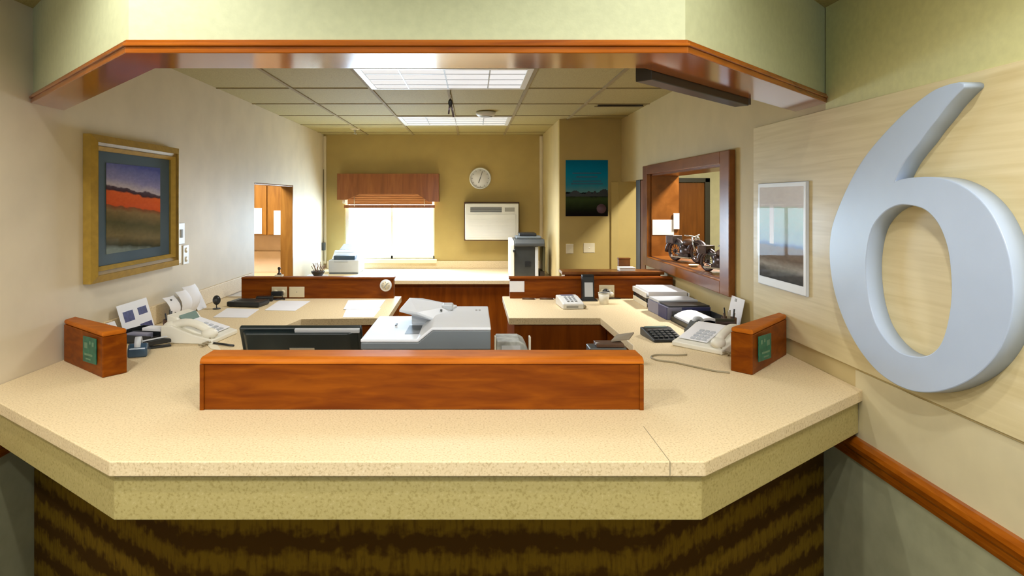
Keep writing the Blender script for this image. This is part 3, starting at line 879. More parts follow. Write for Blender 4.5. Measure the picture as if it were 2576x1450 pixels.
plate((X_(1433, YP), YP, Z_(626, YP)), 'y-', .07, .09, M_beige, 'pale plate on the corner wall directly under the blue poster, half in shade', 'wall plate', 'blank')
plate((X_(1482, YP), YP, Z_(624, YP)), 'y-', .105, .09, M_beige, 'wider pale plate on the corner wall under the poster nearest the doorway', 'wall plate', 'blank')
RYF = 4.352
plate((X_(703, RYF), RYF, Z_(735, RYF)), 'y-', .105, .072, M_beige, 'beige outlet on the riser with a black adapter in it', 'outlet', 'outlet')
plate((X_(747, RYF), RYF, Z_(735, RYF)), 'y-', .105, .072, M_beige, 'beige blank plate on the riser beside the outlet with black adapter', 'wall plate', 'blank')
plate((X_(1526, RYF), RYF, Z_(733, RYF)), 'y-', .105, .085, M_beige, 'beige outlet on the riser behind the white cup, black plug in it', 'outlet', 'outlet')
cx, cz = X_(702, RYF), Z_(737, RYF)
t = thing('power_adapter', 'flat black power adapter plugged into the riser outlet', 'adapter', (cx, RYF - .03, cz - .02))
make('adapter_body', MB().box(cx - .045, cx + .035, RYF - .040, RYF - .009, cz - .018, cz + .014), M_black, t, .006)
make('cord', MB().tube([(cx + .03, RYF - .026, cz - .02), (cx + .036, RYF - .03, cz - .035), (cx + .05, RYF - .035, ZT + .004), (cx - .02, RYF - .05, ZT + .004), (cx - .10, RYF - .06, ZT + .004)], .0025), M_black, t)
cx, cz = X_(1523, RYF), Z_(735, RYF)
t = thing('power_plug', 'round black plug with white tip in the outlet behind the white cup', 'plug', (cx, RYF - .03, cz - .02))
make('plug_body', MB().lathe([(0, 0), (.024, 0), (.022, .026), (.012, .032), (0, .032)], 18, T((cx, RYF - .009, cz), 0, R(90))), M_black, t)
make('plug_tip', MB().lathe([(0, 0), (.013, 0), (.012, .03), (0, .032)], 16, T((cx + .036, RYF - .009, cz - .008), 0, R(90))), M_white, t)
make('cord', MB().tube([(cx + .005, RYF - .036, cz - .022), (cx + .01, RYF - .04, cz - .045), (cx + .03, RYF - .03, ZT + .006), (cx + .10, RYF - .02, ZT + .004)], .003), M_black, t)
# dial timer on the riser end
t = thing('dial_timer', 'small round white dial on the end of the riser below the back window', 'timer', (X_(971, RYF), RYF, Z_(718, RYF) - .042))
cm = T((X_(971, RYF), RYF - .0005, Z_(718, RYF)), 0, R(90))
make('case', MB().lathe([(0, 0), (.041, 0), (.041, .014), (.036, .018), (0, .018)], 28, cm), M_white, t)
make('dial', MB().lathe([(0, .0181), (.030, .0181), (.030, .0188), (0, .0188)], 28, cm), M_beige, t)
b = MB()
for k in range(8): b.box(-.002, .002, .018, .027, .0189, .0195, cm @ Matrix.Rotation(k * PI / 4, 4, 'Z'))
b.box(-.003, .003, -.02, .02, .0196, .0225, cm @ Matrix.Rotation(R(-35), 4, 'Z'))
make('pointer', b, M_inkg, t)
tag(make('posted_paper', MB().box(X_(1282, RYF), X_(1319, RYF), RYF - .003, RYF - .0005, Z_(735, RYF), Z_(708, RYF)), M_paper), 'square white note stuck on the left end of the right riser', 'paper')  # plain paper note

# cable in the back left corner
t = thing('corner_cable', 'thin grey cable with a small box running down the back left corner', 'cable', (XL + .02, YB - .05, 1.0))
make('cable', MB().tube([(XL + .012, YB - .055, 2.10), (XL + .012, YB - .055, 1.5), (XL + .014, YB - .056, 1.22), (XL + .018, YB - .06, ZB + .09)], .005), M_cable, t)
make('junction_box', MB().box(XL + .0005, XL + .035, YB - .10, YB - .04, 1.16, 1.25), M_dgrey, t, .004)

# ================================================================== CEILING THINGS
for i, (x0, x1, y0, y1) in enumerate(LIGHTS):
    t = thing('ceiling_light', ['bright rectangular ceiling light panel nearest the counter', 'rectangular ceiling light panel near the back wall'][i], 'light', ((x0 + x1) / 2, (y0 + y1) / 2, ZC), 0, 'ceiling light panels')
    b = MB()
    b.box(x0 + .012, x0 + .05, y0 + .012, y1 - .012, ZC - .012, ZC - .0005).box(x1 - .05, x1 - .012, y0 + .012, y1 - .012, ZC - .012, ZC - .0005)
    b.box(x0 + .05, x1 - .05, y0 + .012, y0 + .045, ZC - .012, ZC - .0005).box(x0 + .05, x1 - .05, y1 - .045, y1 - .012, ZC - .012, ZC - .0005)
    make('light_frame', b, M_white, t, .002)
    make('diffuser', MB().box(x0 + .0505, x1 - .0505, y0 + .0455, y1 - .0455, ZC - .008, ZC - .001), M_tube if i == 0 else M_tube2, t)
    b = MB()
    for k in range(3):
        y = y0 + (y1 - y0) * (k + 1) / 4
        b.box(x0 + .051, x1 - .051, y - .004, y + .004, ZC - .0115, ZC - .0082)
    for k in range(3):
        x = x0 + (x1 - x0) * (k + 1) / 4
        b.box(x - .004, x + .004, y0 + .046, y1 - .046, ZC - .0115, ZC - .0082)
    make('louvre_bars', b, M_lgrey, t)
t = thing('smoke_detector', 'round white smoke detector on the ceiling just before the far light panel', 'smoke detector', (X_(1222, 5.45), 5.45, ZC))
make('detector_body', MB().lathe([(.085, 0), (.085, -.018), (.07, -.034), (.03, -.040), (0, -.040)][::-1], 32, T((X_(1222, 5.45), 5.45, ZC - .0055))), M_white, t)
make('detector_ring', MB().lathe([(.045, -.0400), (.055, -.0385), (.055, -.042), (.045, -.043)], 28, T((X_(1222, 5.45), 5.45, ZC - .0055))), M_lgrey, t)
sx, sy = X_(893, 6.75), 6.75
t = thing('ceiling_sprinkler', 'small pale sprinkler head on the ceiling near the back left corner', 'sprinkler', (sx, sy, ZC))
make('escutcheon', MB().lathe([(0, -.012), (.03, -.012), (.055, -.004), (.058, 0), (0, 0)], 26, T((sx, sy, ZC - .001))), M_ltrim, t)
b = MB().lathe([(0, -.06), (.026, -.06), (.026, -.056), (.008, -.054), (.012, -.030), (.018, -.012), (0, -.012)], 18, T((sx, sy, ZC - .001)))
make('spray_head', b, M_steel, t)
hx, hy = X_(1133, 4.40), 4.40
t = thing('ceiling_hook', 'dark hanging hook with two prongs below the ceiling between the two light panels', 'hook', (hx, hy, ZC))
make('stem', MB().tube([(hx, hy, ZC - .001), (hx, hy, ZC - .06)], .004), M_steel, t)
make('knot', MB().ball((hx, hy, ZC - .085), .016, .016, .028), M_black, t)
make('prong', MB().tube([(hx - .004, hy, ZC - .10), (hx - .010, hy, ZC - .14), (hx - .012, hy, ZC - .165)], .0065), M_bronze, t)
make('prong', MB().tube([(hx + .004, hy, ZC - .10), (hx + .014, hy, ZC - .14), (hx + .022, hy, ZC - .185)], .0065), M_bronze, t)
t = thing('ceiling_vent', 'thin dark air slot in the ceiling by the right wall', 'vent', (1.17, 5.05, ZC))
make('slot', MB().box(1.0, 1.36, 5.03, 5.075, ZC - .012, ZC - .0055), M_dark, t, .002)
make('slot_lip', MB().box(.98, 1.375, 5.0755, 5.09, ZC - .014, ZC - .0055), M_bar, t)
# dark rail mounted inside the bulkhead on the right
a = Vector(INN[2]); c = Vector(INN[3]); d_ = (c - a).normalized(); nn = Vector((-d_.y, d_.x))
s0, s1 = a + d_ * .05 + nn * .008, a + d_ * .78 + nn * .008
t = thing('shutter_rail', 'black brown metal rail fixed behind the right slope of the wooden bulkhead trim', 'rail', ((s0.x + s1.x) / 2, (s0.y + s1.y) / 2, 2.125))
make('rail_channel', MB().prism([tuple(s0), tuple(s1), tuple(s1 + nn * .055), tuple(s0 + nn * .055)], 2.105, 2.19), M_dark, t, .003)
make('end_cap', MB().prism([tuple(s1 + d_ * .0005), tuple(s1 + d_ * .02), tuple(s1 + d_ * .02 + nn * .05), tuple(s1 + d_ * .0005 + nn * .05)], 2.11, 2.185), M_black, t, .002)
# lobby ceiling downlights (behind or above the view); the last two are added fill
SPOTS = [(.38, .51), (-1.08, 1.16), (.62, 1.20), (.92, .52), (-1.15, .30)]
for i, (x, y) in enumerate(SPOTS):
    t = thing('downlight', ['recessed lobby ceiling downlight above the middle of the counter approach', 'recessed lobby ceiling downlight towards the gold picture side', 'recessed lobby ceiling downlight towards the big 6 side', 'added unseen fill downlight beside the big 6, farther from the counter', 'added unseen fill downlight by the left wall, farther from the counter'][i], 'light', (x, y, ZL), 0, 'lobby downlights')
    make('downlight_rim', MB().lathe([(.055, -.001), (.085, -.001), (.085, -.006), (.055, -.010), (.055, -.001)], 26, T((x, y, ZL))), M_white, t)

# ================================================================== CLERK'S WELL
# monitor (its back towards the lobby)
my, mz0 = 2.56, 1.0
mx0, mx1 = X_(597, 2.50), X_(907, 2.50)
t = thing('computer_monitor', 'black flat computer monitor seen from behind next to the copier', 'monitor', ((mx0 + mx1) / 2, my, mz0))
w = mx1 - mx0; xc = (mx0 + mx1) / 2
mm = T((xc, 2.50, 1.229), 0, R(24))
b = MB()
b.box(-w / 2, w / 2, .016, .040, -.235, 0, mm)
make('screen_housing', b, M_monit, t, .006, 3)
b = MB().prism([(-w / 2 + .012, .016), (w / 2 - .012, .016), (w / 2 - .05, -.006), (-w / 2 + .03, -.006)], -.215, -.012, mm)
make('back_shell', b, M_monit, t, .006, 3)
make('bevel_highlight', MB().box(-.02, w / 2 - .006, .004, .018, -.0155, .0005, mm), M_lgrey, t, .002)  # pale strip paints the highlight on the right part of the top bevel
make('rating_label', MB().box(-.045, .055, -.0078, -.0064, -.094, -.078, mm), M_steel, t)
make('display', MB().box(-w / 2 + .014, w / 2 - .014, .0402, .041, -.222, -.014, mm), M_black, t)
make('stand', MB().box(-.05, .05, -.002, .012, -.235, -.17, mm).box(xc - .11, xc + .11, 2.47, 2.66, 1.0005, 1.014), M_black, t, .004)

# copier
CX0, CX1, CY0, CY1 = -.419, .066, 2.35, 2.82
t = thing('copier', 'pale grey copier with a sheet feeder on top behind the wooden rail', 'copier', ((CX0 + CX1) / 2, 2.58, 1.0))
make('copier_body', MB().box(CX0 + .004, CX1 - .003, CY0 + .006, CY1, 1.0005, 1.188), M_beige, t, .006)
ZL1, ZL2 = 1.228, 1.272
xa, xb = X_(1052, CY0), X_(1088, CY0)
low = [(CX0, 1.189), (CX1, 1.189), (CX1, ZL2 - .012), (xb, ZL2 - .012), (xa, ZL1 - .012), (CX0, ZL1 - .012)]
make('lid_side', MB().profy(low, CY0, CY1), M_grey, t, .004)
skin = [(CX0 - .001, ZL1 - .0118), (xa, ZL1 - .0118), (xb, ZL2 - .0118), (CX1 + .001, ZL2 - .0118), (CX1 + .001, ZL2), (xb - .003, ZL2), (xa - .003, ZL1), (CX0 - .001, ZL1)]
make('lid_top', MB().profy(skin, CY0 - .001, CY1), M_cool, t, .004)
make('output_recess', MB().prism([(X_(1018, 2.44), 2.44), (xa - .004, 2.44), (xa + .0, 2.61), (X_(1030, 2.6), 2.61)], ZL1 - .001, ZL1 + .0006), M_dgrey, t)
# raised paper tray of the feeder: hinged at the high block, rising to the left
hz = 1.262
q = [Vector((xb + .005, 2.56, hz - .012)), Vector((X_(1150, 2.78), 2.79, hz + .010)), Vector((X_(1064, 2.80), 2.80, 1.302)), Vector((X_(1030, 2.80), 2.80, 1.303)), Vector((X_(1004, 2.60), 2.60, 1.285)), Vector((X_(1050, 2.58), 2.57, 1.282))]
top_ = [v + Vector((0, 0, .010)) for v in q]
n = len(q)
b = MB().add(q + top_, [tuple(range(n))[::-1], tuple(range(n, 2 * n))] + [(i, (i + 1) % n, n + (i + 1) % n, n + i) for i in range(n)])
make('feeder_tray', b, M_cool, t, .003)
make('tray_foot', MB().prism([(X_(1035, 2.62), 2.63), (X_(1080, 2.62), 2.63), (X_(1090, 2.75), 2.76), (X_(1040, 2.75), 2.76)], ZL1 + .0005, 1.276), M_lgrey, t, .003)
make('feeder_guide', MB().box(X_(1112, 2.74), X_(1140, 2.74), 2.71, 2.79, ZL2 + .0005, ZL2 + .022), M_lgrey, t, .006)
make('tray_latch', MB().box(X_(1108, 2.68), X_(1113, 2.68), 2.66, 2.675, ZL2 + .0005, ZL2 + .012), M_dgrey, t)
make('lid_button', MB().box(X_(995, 2.62), X_(999, 2.62), 2.60, 2.64, ZL1 + .0003, ZL1 + .003), M_dgrey, t)
for u_ in (1196, 1204): make('vent_mark', MB().box(X_(u_, 2.72), X_(u_ + 5, 2.72), 2.70, 2.73, ZL2 + .0002, ZL2 + .001), M_inkg, t)

# small grey printer to the right of the copier
px0, px1 = X_(1249, 2.52), X_(1328, 2.52)
t = thing('label_printer', 'small mottled grey printer with a rounded shoulder right beside the copier', 'printer', ((px0 + px1) / 2, 2.58, 1.0))
ztp = Z_(842, 2.64)
make('printer_body', MB().profy([(px0, 1.0005), (px1, 1.0005), (px1, ztp - .035), (px1 - .012, ztp - .012), (px1 - .035, ztp), (px0, ztp)], 2.52, 2.66), M_mgrey, t, .005)
make('lid_panel', MB().box(px0 + .02, px1 - .03, 2.517, 2.5195, ztp - .05, ztp - .018), M_lgrey, t)
make('side_post', MB().box(px0 - .009, px0 - .002, 2.50, 2.53, 1.0005, Z_(848, 2.5)), M_ivory, t, .002)
make('side_post', MB().box(px1 + .003, px1 + .010, 2.50, 2.53, 1.0005, Z_(848, 2.5)), M_ivory, t, .002)

# open ring binder at the right end of the well
bx0, bx1, by = .49, .615, 2.70
zb1 = Z_(866, 2.70)
t = thing('ring_binder', 'dark ring binder with its grey cover flap lifted at the right end of the rail', 'binder', (.57, by, 1.0))
make('back_cover', MB().box(bx0, bx1 + .03, by - .06, by + .03, 1.0005, zb1 - .004), M_dgrey, t, .004)
make('pages', MB().box(bx0 + .03, bx1 + .02, by - .05, by + .02, zb1 - .0035, zb1 + .012), M_brown, t, .002)
fl = [Vector((X_(1535, by), by - .02, zb1 + .014)), Vector((X_(1580, by), by - .02, Z_(853, by))), Vector((X_(1598, by), by + .02, Z_(842, by))), Vector((X_(1560, by), by + .06, Z_(853, by)))]
make('cover_flap', MB().sheet(fl, .006), plain('grey_brown_board', (.30, .25, .18, 1), .5), t)
make('ring', MB().tube([(X_(1501, by) + .011 * math.cos(a), by - .03, zb1 + .011 * math.sin(a)) for a in [k * PI / 9 for k in range(10)]], .0035), M_steel, t)

# ================================================================== TELEPHONES
def phone(name, label, loc, rz, display=True, sg=1):
    """local: user on +x side; body wedge rising to -x; handset along x on the -y side"""
    t = thing(name, label, 'telephone', loc, rz, 'desk telephones')
    def mk(n, b, m, par=t, bev=0):
        if sg < 0: b.v = [Vector((v.x, -v.y, v.z)) for v in b.v]
        return make(n, b, m, par, bev, 3, world=False)
    mk('phone_body', MB().profy([(-.13, 0.0005), (.13, 0.0005), (.13, .022), (.03, .045), (-.08, .085), (-.13, .082)], -.11, .14), M_ivory, t, .006)
    def slope(x): return .022 + (.13 - x) * .30 if x > -.08 else .085
    mt = lambda x, y: T((x, y, slope(x) + .001), 0, 0, math.atan(.32))
    mk('faceplate', MB().box(-.085, .10, -.02, .125, -.001, .004, T((0.0, 0, slope(0) + .002), 0, 0, math.atan(.30))), M_paper, t, .002)
    b = MB()
    for i in range(4):
        for j in range(3):
            b.box(-.008, .008, -.010, .010, 0, .006, T((.085 - i * .026, .0 + j * .028, slope(.085 - i * .026) + .006), 0, 0, math.atan(.30)))
    mk('keypad', b, M_lgrey, t, .0015)
    if display:
        hd = mk('display_hood', MB().profy([(-.135, .083), (-.06, .080), (-.085, .112), (-.135, .125)], -.05, .135), M_ivory, t, .005)
        mk('screen', MB().box(-.024, .024, -.03, .115, 0, .003, T((-.0715, 0, .0975), 0, 0, R(58))), M_lcd, hd)
    # handset: two rounded ends with a curved grip
    b = MB()
    pts = [(-.10 + .20 * k / 8, -.075, .075 - .02 * k / 8 + .030 * math.sin(PI * k / 8)) for k in range(9)]
    b.tube(pts, .019, 12)
    b.ball((-.095, -.075, .074), .040, .030, .026).ball((.098, -.075, .046), .040, .030, .026)
    mk('handset', b, M_ivory, t)
    b = MB().tube([(.10, -.085, .04)] + [(.11 + .012 * math.cos(k * 1.4), -.11 - .006 * k, .010 + .005 * math.sin(k * 1.4)) for k in range(12)], .004, 8)
    mk('handset_cord', b, M_cable, t)
    return t
phone('desk_telephone', 'ivory desk telephone with a grey green display by the left wall', (-1.345, 3.09, ZT), R(-6))
phone('desk_telephone', 'ivory desk telephone tucked behind the wooden block near the big 6', (1.12, 2.93, ZT), R(220), False, -1)

# ================================================================== PAPERS ON DESKS
def desk_sheet(px, label, mat=M_paper, z=ZT + .0006, group='papers lying on the desks', lift=.0012):
    q = [on_z(u, v, z) for u, v in px]
    return tag(make('paper_sheet', MB().sheet(q, lift), mat), label, 'paper', group)
desk_sheet([(536, 799), (622, 800), (652, 779), (572, 776)], 'white sheet on the desk in front of the black router box')
desk_sheet([(666, 781), (742, 783), (781, 758), (702, 757)], 'white sheet lying below the riser outlet with black adapter')
desk_sheet([(862, 799), (940, 799), (958, 776), (872, 776)], 'lower white sheet near the corner of the back desk, closest to the copier')
desk_sheet([(864, 779), (952, 779), (970, 755), (876, 756)], 'white sheet lying below the round dial on the riser', z=ZT + .0021)
desk_sheet([(530, 878), (556, 882), (548, 870), (518, 864)], 'small cream card on the counter by the left end of the rail', M_cream2)

# ================================================================== LEFT DESK CLUTTER
# leaning papers against the left wall
def leaning(y0, y1, z1, foot, label, name='paper_sheet', cat='paper', mat=M_paper, group=None):
    x0 = XL + .018
    q = [(x0 + foot, y0, ZT + .001), (x0 + foot, y1, ZT + .001), (x0 + .006, y1, z1), (x0 + .006, y0, z1)]
    return q
t = thing('printed_flyer', 'white flyer with two dark blue photos leaning on the left wall behind the block', 'flyer', (XL + .05, 3.17, ZT))
q = leaning(3.045, 3.325, 1.232, .055, '')
make('sheet', MB().sheet(q, .002), M_paper, t)
def onq(q, s, r_): # point on the sheet
    a, b_, c_, d_ = [Vector(p) for p in q]
    return (a * (1 - s) + b_ * s) * (1 - r_) + (d_ * (1 - s) + c_ * s) * r_
nq = (Vector(q[1]) - Vector(q[0])).cross(Vector(q[3]) - Vector(q[0])).normalized()
b = MB()
for s0, s1, r0, r1 in ((.12, .44, .48, .78), (.60, .90, .56, .78), (.55, .95, .10, .30)):
    b.sheet([onq(q, s0, r0) + nq * .0022, onq(q, s1, r0) + nq * .0022, onq(q, s1, r1) + nq * .0022, onq(q, s0, r1) + nq * .0022], .0006)
make('photo_print', b, M_ink, t)
q = leaning(2.80, 3.03, 1.165, .05, '')
t = thing('paper_sheet', 'white sheet with a grey mark peeking over the wooden block by the gold picture', 'paper', (XL + .05, 2.92, ZT))
make('sheet', MB().sheet(q, .002), M_paper, t)
nq2 = (Vector(q[1]) - Vector(q[0])).cross(Vector(q[3]) - Vector(q[0])).normalized()
make('grey_mark', MB().sheet([onq(q, a_, r_) + nq2 * .0022 for a_, r_ in ((.62, .70), (.8, .70), (.8, .92), (.62, .92))], .0006), M_inkg, t)
# pinned curling papers
t = thing('paper_bundle', 'bunch of curled white papers standing against the left wall behind the telephone', 'paper', (XL + .06, 3.64, ZT))
for k, (ya, yb, zt, off) in enumerate(((3.47, 3.60, 1.205, .012), (3.57, 3.70, 1.222, .030), (3.66, 3.83, 1.235, .022))):
    vs, fs = [], []
    N = 6
    for j in range(N + 1):
        r_ = j / N
        bend = .045 * math.sin(r_ * PI * .9) + .02 * (1 - r_)
        for i in range(5):
            s = i / 4
            y = ya + (yb - ya) * s + .02 * (r_ - .5) * (k - 1)
            vs.append((XL + .019 + off + bend + .015 * math.sin(s * PI), y, ZT + .002 + (zt - ZT) * r_))
    for j in range(N):
        for i in range(4): fs.append((j * 5 + i, j * 5 + i + 1, (j + 1) * 5 + i + 1, (j + 1) * 5 + i))
    m0 = MB().add(vs, fs, None, True)
    # thickness
    o0 = len(m0.v)
    m0.add([v + Vector((-.0012, 0, 0)) for v in m0.v[:o0]], [f[::-1] for f in fs], None, True)
    make('sheet', m0, M_paper, t)
make('clip', MB().box(XL + .055, XL + .075, 3.495, 3.51, 1.17, 1.195), M_dgrey, t, .002)
q = leaning(3.86, 3.99, 1.155, .045, '')
tag(make('paper_sheet', MB().sheet(q, .002), M_paper), 'small white card leaning on the left wall just beyond the curled papers', 'paper')

# tape dispenser
pt = on_z(350, 896, ZT)
t = thing('tape_dispenser', 'dark blue tape dispenser with a shiny roll beside the wooden block', 'tape dispenser', tuple(pt), R(20))
def mk(n, b, m, par, bev=0): return make(n, b, m, par, bev, 3, world=False)
mk('dispenser_base', MB().profx([(-.035, .0005), (.085, .0005), (.085, .020), (.065, .024), (.04, .030), (.02, .052), (-.01, .058), (-.035, .040)], -.042, .036), M_navy, t, .008)
mk('tape_roll', MB().lathe([(.012, -.012), (.034, -.012), (.034, .012), (.012, .012), (.012, -.012)], 26, T((-.003, .004, .050), 0, 0, R(90))), M_lgrey, t)
mk('cutter', MB().box(-.016, .016, .086, .096, .018, .026), M_white, t, .001)
# black organiser tray with note pad
po = on_z(352, 858, ZT)
t = thing('desk_organizer', 'black desk organizer holding a white note pad behind the tape dispenser', 'organizer', (po.x + .035, po.y + .0, ZT), R(-12))
b = MB().box(-.085, .085, -.075, .075, .0005, .006)
b.box(-.085, -.079, -.075, .075, .006, .06).box(.079, .085, -.075, .075, .006, .035).box(-.079, .079, -.075, -.069, .006, .04).box(-.079, .079, .069, .075, .006, .06).box(-.079, .079, -.01, -.004, .006, .05)
mk('tray', b, M_black, t, .002)
mk('note_pad', MB().box(-.03, .072, .0, .064, .0065, .062, T((0, 0, 0), 0, R(0))), M_paper, t, .003)
mk('card_stack', MB().box(-.06, .05, -.065, -.02, .0065, .048), M_lav, t, .002)
# pen cup left
pc = on_z(408, 846, ZT)
def pen_cup(loc, label, mats, h=.085):
    t = thing('pen_cup', label, 'pen cup', loc, 0, 'pen cups')
    mk('cup', MB().lathe([(0, .0005), (.034, .0005), (.037, h), (.034, h), (.031, .006), (0, .006)], 22), mats[0], t)
    for k in range(6):
        a = k * 1.05
        x, y = .014 * math.cos(a), .014 * math.sin(a)
        mk('pen', MB().tube([(x, y, .008), (x * 2.0 + .004 * math.sin(k * 3), y * 2.0, h + .022 + .012 * (k % 3))], .004, 8), mats[1 + k % (len(mats) - 1)], t)
    return t
pen_cup((pc.x - .02, pc.y + .13, ZT), 'dark pen cup with red and black pens between organizer and left telephone', [M_brown, M_red, M_black, M_dgrey], .06)
# stapler
ps = on_z(392, 872, ZT)
t = thing('stapler', 'black and grey stapler lying between the tape dispenser and the left telephone', 'stapler', (ps.x + .01, ps.y - .035, ZT), R(38))
mk('stapler_base', MB().box(-.07, .07, -.016, .016, .0005, .010), M_black, t, .003)
mk('stapler_arm', MB().profy([(-.07, .011), (.07, .020), (.07, .036), (.03, .044), (-.06, .034), (-.07, .028)], -.014, .014), M_black, t, .004)
mk('top_strip', MB().box(-.05, .055, -.010, .010, 0, .003, T((0, 0, .0415), 0, 0, R(-5))), M_lgrey, t, .001)
# pen near monitor
p0, p1 = on_z(521, 861, ZT + .006), on_z(588, 870, ZT + .006)
t = thing('ballpoint_pen', 'black ballpoint pen on the counter between the left telephone and the monitor', 'pen', tuple((p0 + p1) / 2 - Vector((0, 0, .006))))
make('barrel', MB().tube([p0 + (p1 - p0) * .1, p1], .0048), M_black, t)
make('push_button', MB().tube([p0, p0 + (p1 - p0) * .09], .006), M_dgrey, t)
# webcam / desk mic on a stem
pw = on_z(545, 778, ZT)
t = thing('webcam', 'small round black webcam on a thin stem by the left wall', 'webcam', tuple(pw))
mk('foot', MB().lathe([(0, .0005), (.024, .0005), (.022, .006), (0, .007)], 20), M_dgrey, t)
mk('stem', MB().tube([(0, 0, .007), (-.002, 0, .030)], .003), M_dgrey, t)
mk('camera_head', MB().ball((0, 0, .056), .024, .022, .030), M_black, t)
mk('lens', MB().lathe([(0, 0), (.009, 0), (.009, .004), (0, .005)], 16, T((0, -.0195, .056), 0, R(90))), M_dgrey, t)
# router and its power brick
pr = on_z(612, 775, ZT)
t = thing('router', 'flat black router box on the back desk below the left end of the riser', 'router', (pr.x, pr.y + .09, ZT), R(-8))
mk('router_case', MB().box(-.11, .11, -.075, .075, .003, .034), M_black, t, .008)
mk('vent_ribs', MB().box(-.07, .07, -.05, -.044, .0342, .036).box(-.07, .07, -.02, -.014, .0342, .036).box(-.07, .07, .01, .016, .0342, .036), M_dgrey, t)
b = MB()
for sx_ in (-.09, .09):
    for sy_ in (-.06, .06): b.lathe([(0, 0), (.008, 0), (.008, .004), (0, .004)], 10, T((sx_, sy_, 0.0003)))
mk('feet', b, M_dgrey, t)
pr = on_z(662, 760, ZT)
t = thing('power_brick', 'black power brick on the desk right behind the router', 'power brick', (pr.x, pr.y + .03, ZT), R(12))
mk('brick', MB().box(-.055, .055, -.03, .03, .0005, .034), M_black, t, .007)
mk('cord', MB().tube([(.05, 0, .010), (.08, .01, .006), (.11, .03, .006), (.13, .01, .006)], .004, 8), M_black, t)
# stamp on the riser top
px_ = X_(702, 4.385)
t = thing('rubber_stamp', 'small dark rubber stamp on a white pad on top of the riser', 'stamp', (px_, 4.388, 1.212))
mk('pad', MB().box(-.026, .026, -.022, .022, .0005, .014), M_cream2, t, .003)
mk('stamp_handle', MB().lathe([(0, .0145), (.014, .0145), (.014, .022), (.006, .028), (.006, .044), (.011, .056), (.008, .066), (0, .068)], 16), M_dark, t)

# ================================================================== RIGHT DESK CLUTTER
# card terminal
pa, pb = on_z(1418, 779, ZT), on_z(1474, 777, ZT)
t = thing('card_terminal', 'white card terminal with a small grey screen on the back right desk', 'card terminal', ((pa.x + pb.x) / 2 - .02, pa.y + .11, ZT), R(5))
mk('terminal_body', MB().profx([(-.11, .0005), (.10, .0005), (.10, .062), (.03, .060), (-.10, .040), (-.11, .034)], -.068, .068), M_white, t, .007)
mk('screen', MB().box(-.04, .04, .045, .085, .0615, .0635), M_lav, t)
b = MB()
for i in range(4):
    for j in range(3): b.box(-.035 + j * .025, -.02 + j * .025, -.085 + i * .027, -.068 + i * .027, 0, .005, T((0, 0, .0475 + i * .004)))
mk('keys', b, M_lgrey, t, .001)
mk('paper_slot', MB().box(-.045, .03, -.1125, -.110, .010, .022), M_inkg, t)
mk('side_knob', MB().ball((.072, -.10, .014), .012, .014, .012), M_cable, t)
# black upright holder with white card
pa, pb = on_z(1464, 757, ZT), on_z(1495, 757, ZT)
t = thing('sign_holder', 'tall black upright holder with a white card before the right riser', 'sign holder', ((pa.x + pb.x) / 2, pa.y + .01, ZT))
mk('holder_body', MB().profx([(-.03, .0005), (.035, .0005), (.035, .16), (.020, .176), (.0, .176), (-.012, .165)], -.041, .041), M_black, t, .006)
tilt = math.atan(.018 / .165)
mk('card', MB().box(-.026, .030, -.0015, .001, .030, .125, T((0, -.0295, 0), 0, -tilt)), M_lgrey, t)
mk('foot', MB().box(-.05, .06, -.04, .05, .0003, .008), M_black, t, .003)
# white cup-like box
pa, pb = on_z(1508, 768, ZT), on_z(1536, 768, ZT)
t = thing('white_cup', 'small plain white cup in front of the outlet on the right riser', 'cup', ((pa.x + pb.x) / 2, pa.y + .035, ZT))
mk('cup_body', MB().lathe([(0, .0005), (.028, .0005), (.037, .072), (.034, .072), (.026, .006), (0, .006)], 26), M_ivory, t)
mk('cup_rim', MB().lathe([(.0345, .0722), (.0385, .0722), (.0385, .076), (.0345, .076), (.0345, .0722)], 26), M_ivory, t)
for k, (ua, ub, lab) in enumerate(((1314, 1345, 'short brown pen against the foot of the right riser, below the white note'), (1358, 1392, 'short brown pen against the foot of the right riser, beside the card terminal'))):
    a_ = Vector((X_(ua, 4.30), 4.31, ZT + .0065)); c_ = Vector((X_(ub, 4.30), 4.30, ZT + .0065))
    t = thing('ballpoint_pen', lab, 'pen', tuple((a_ + c_) / 2 - Vector((0, 0, .0065))), 0, 'brown pens by the riser')
    make('barrel', MB().tube([a_, c_], .006), M_brown, t)
    make('pen_tip', MB().tube([c_, c_ + Vector((.012, 0, 0))], .005, 10, None, .2), M_steel, t)
# things on the low cabinet
xx = X_(1577, 4.5)
t = thing('tissue_box', 'flat white box on the dark low cabinet behind the right riser', 'box', (xx, 4.52, ZLC))
mk('box_body', MB().box(-.055, .055, -.04, .04, .0005, .020), M_white, t, .003)
mk('box_lid', MB().box(-.057, .057, -.042, .042, .0205, .027), M_white, t, .002)
xx = X_(1571, 4.58)
t = thing('wooden_box', 'small brown wooden box in the right doorway view behind the flat white box', 'box', (xx, 4.60, ZLC))
mk('box_body', MB().box(-.042, .042, -.02, .02, .0005, .075), M_wfr, t, .003)
mk('box_lid', MB().box(-.044, .044, -.022, .022, .0755, .086), M_wfr, t, .002)

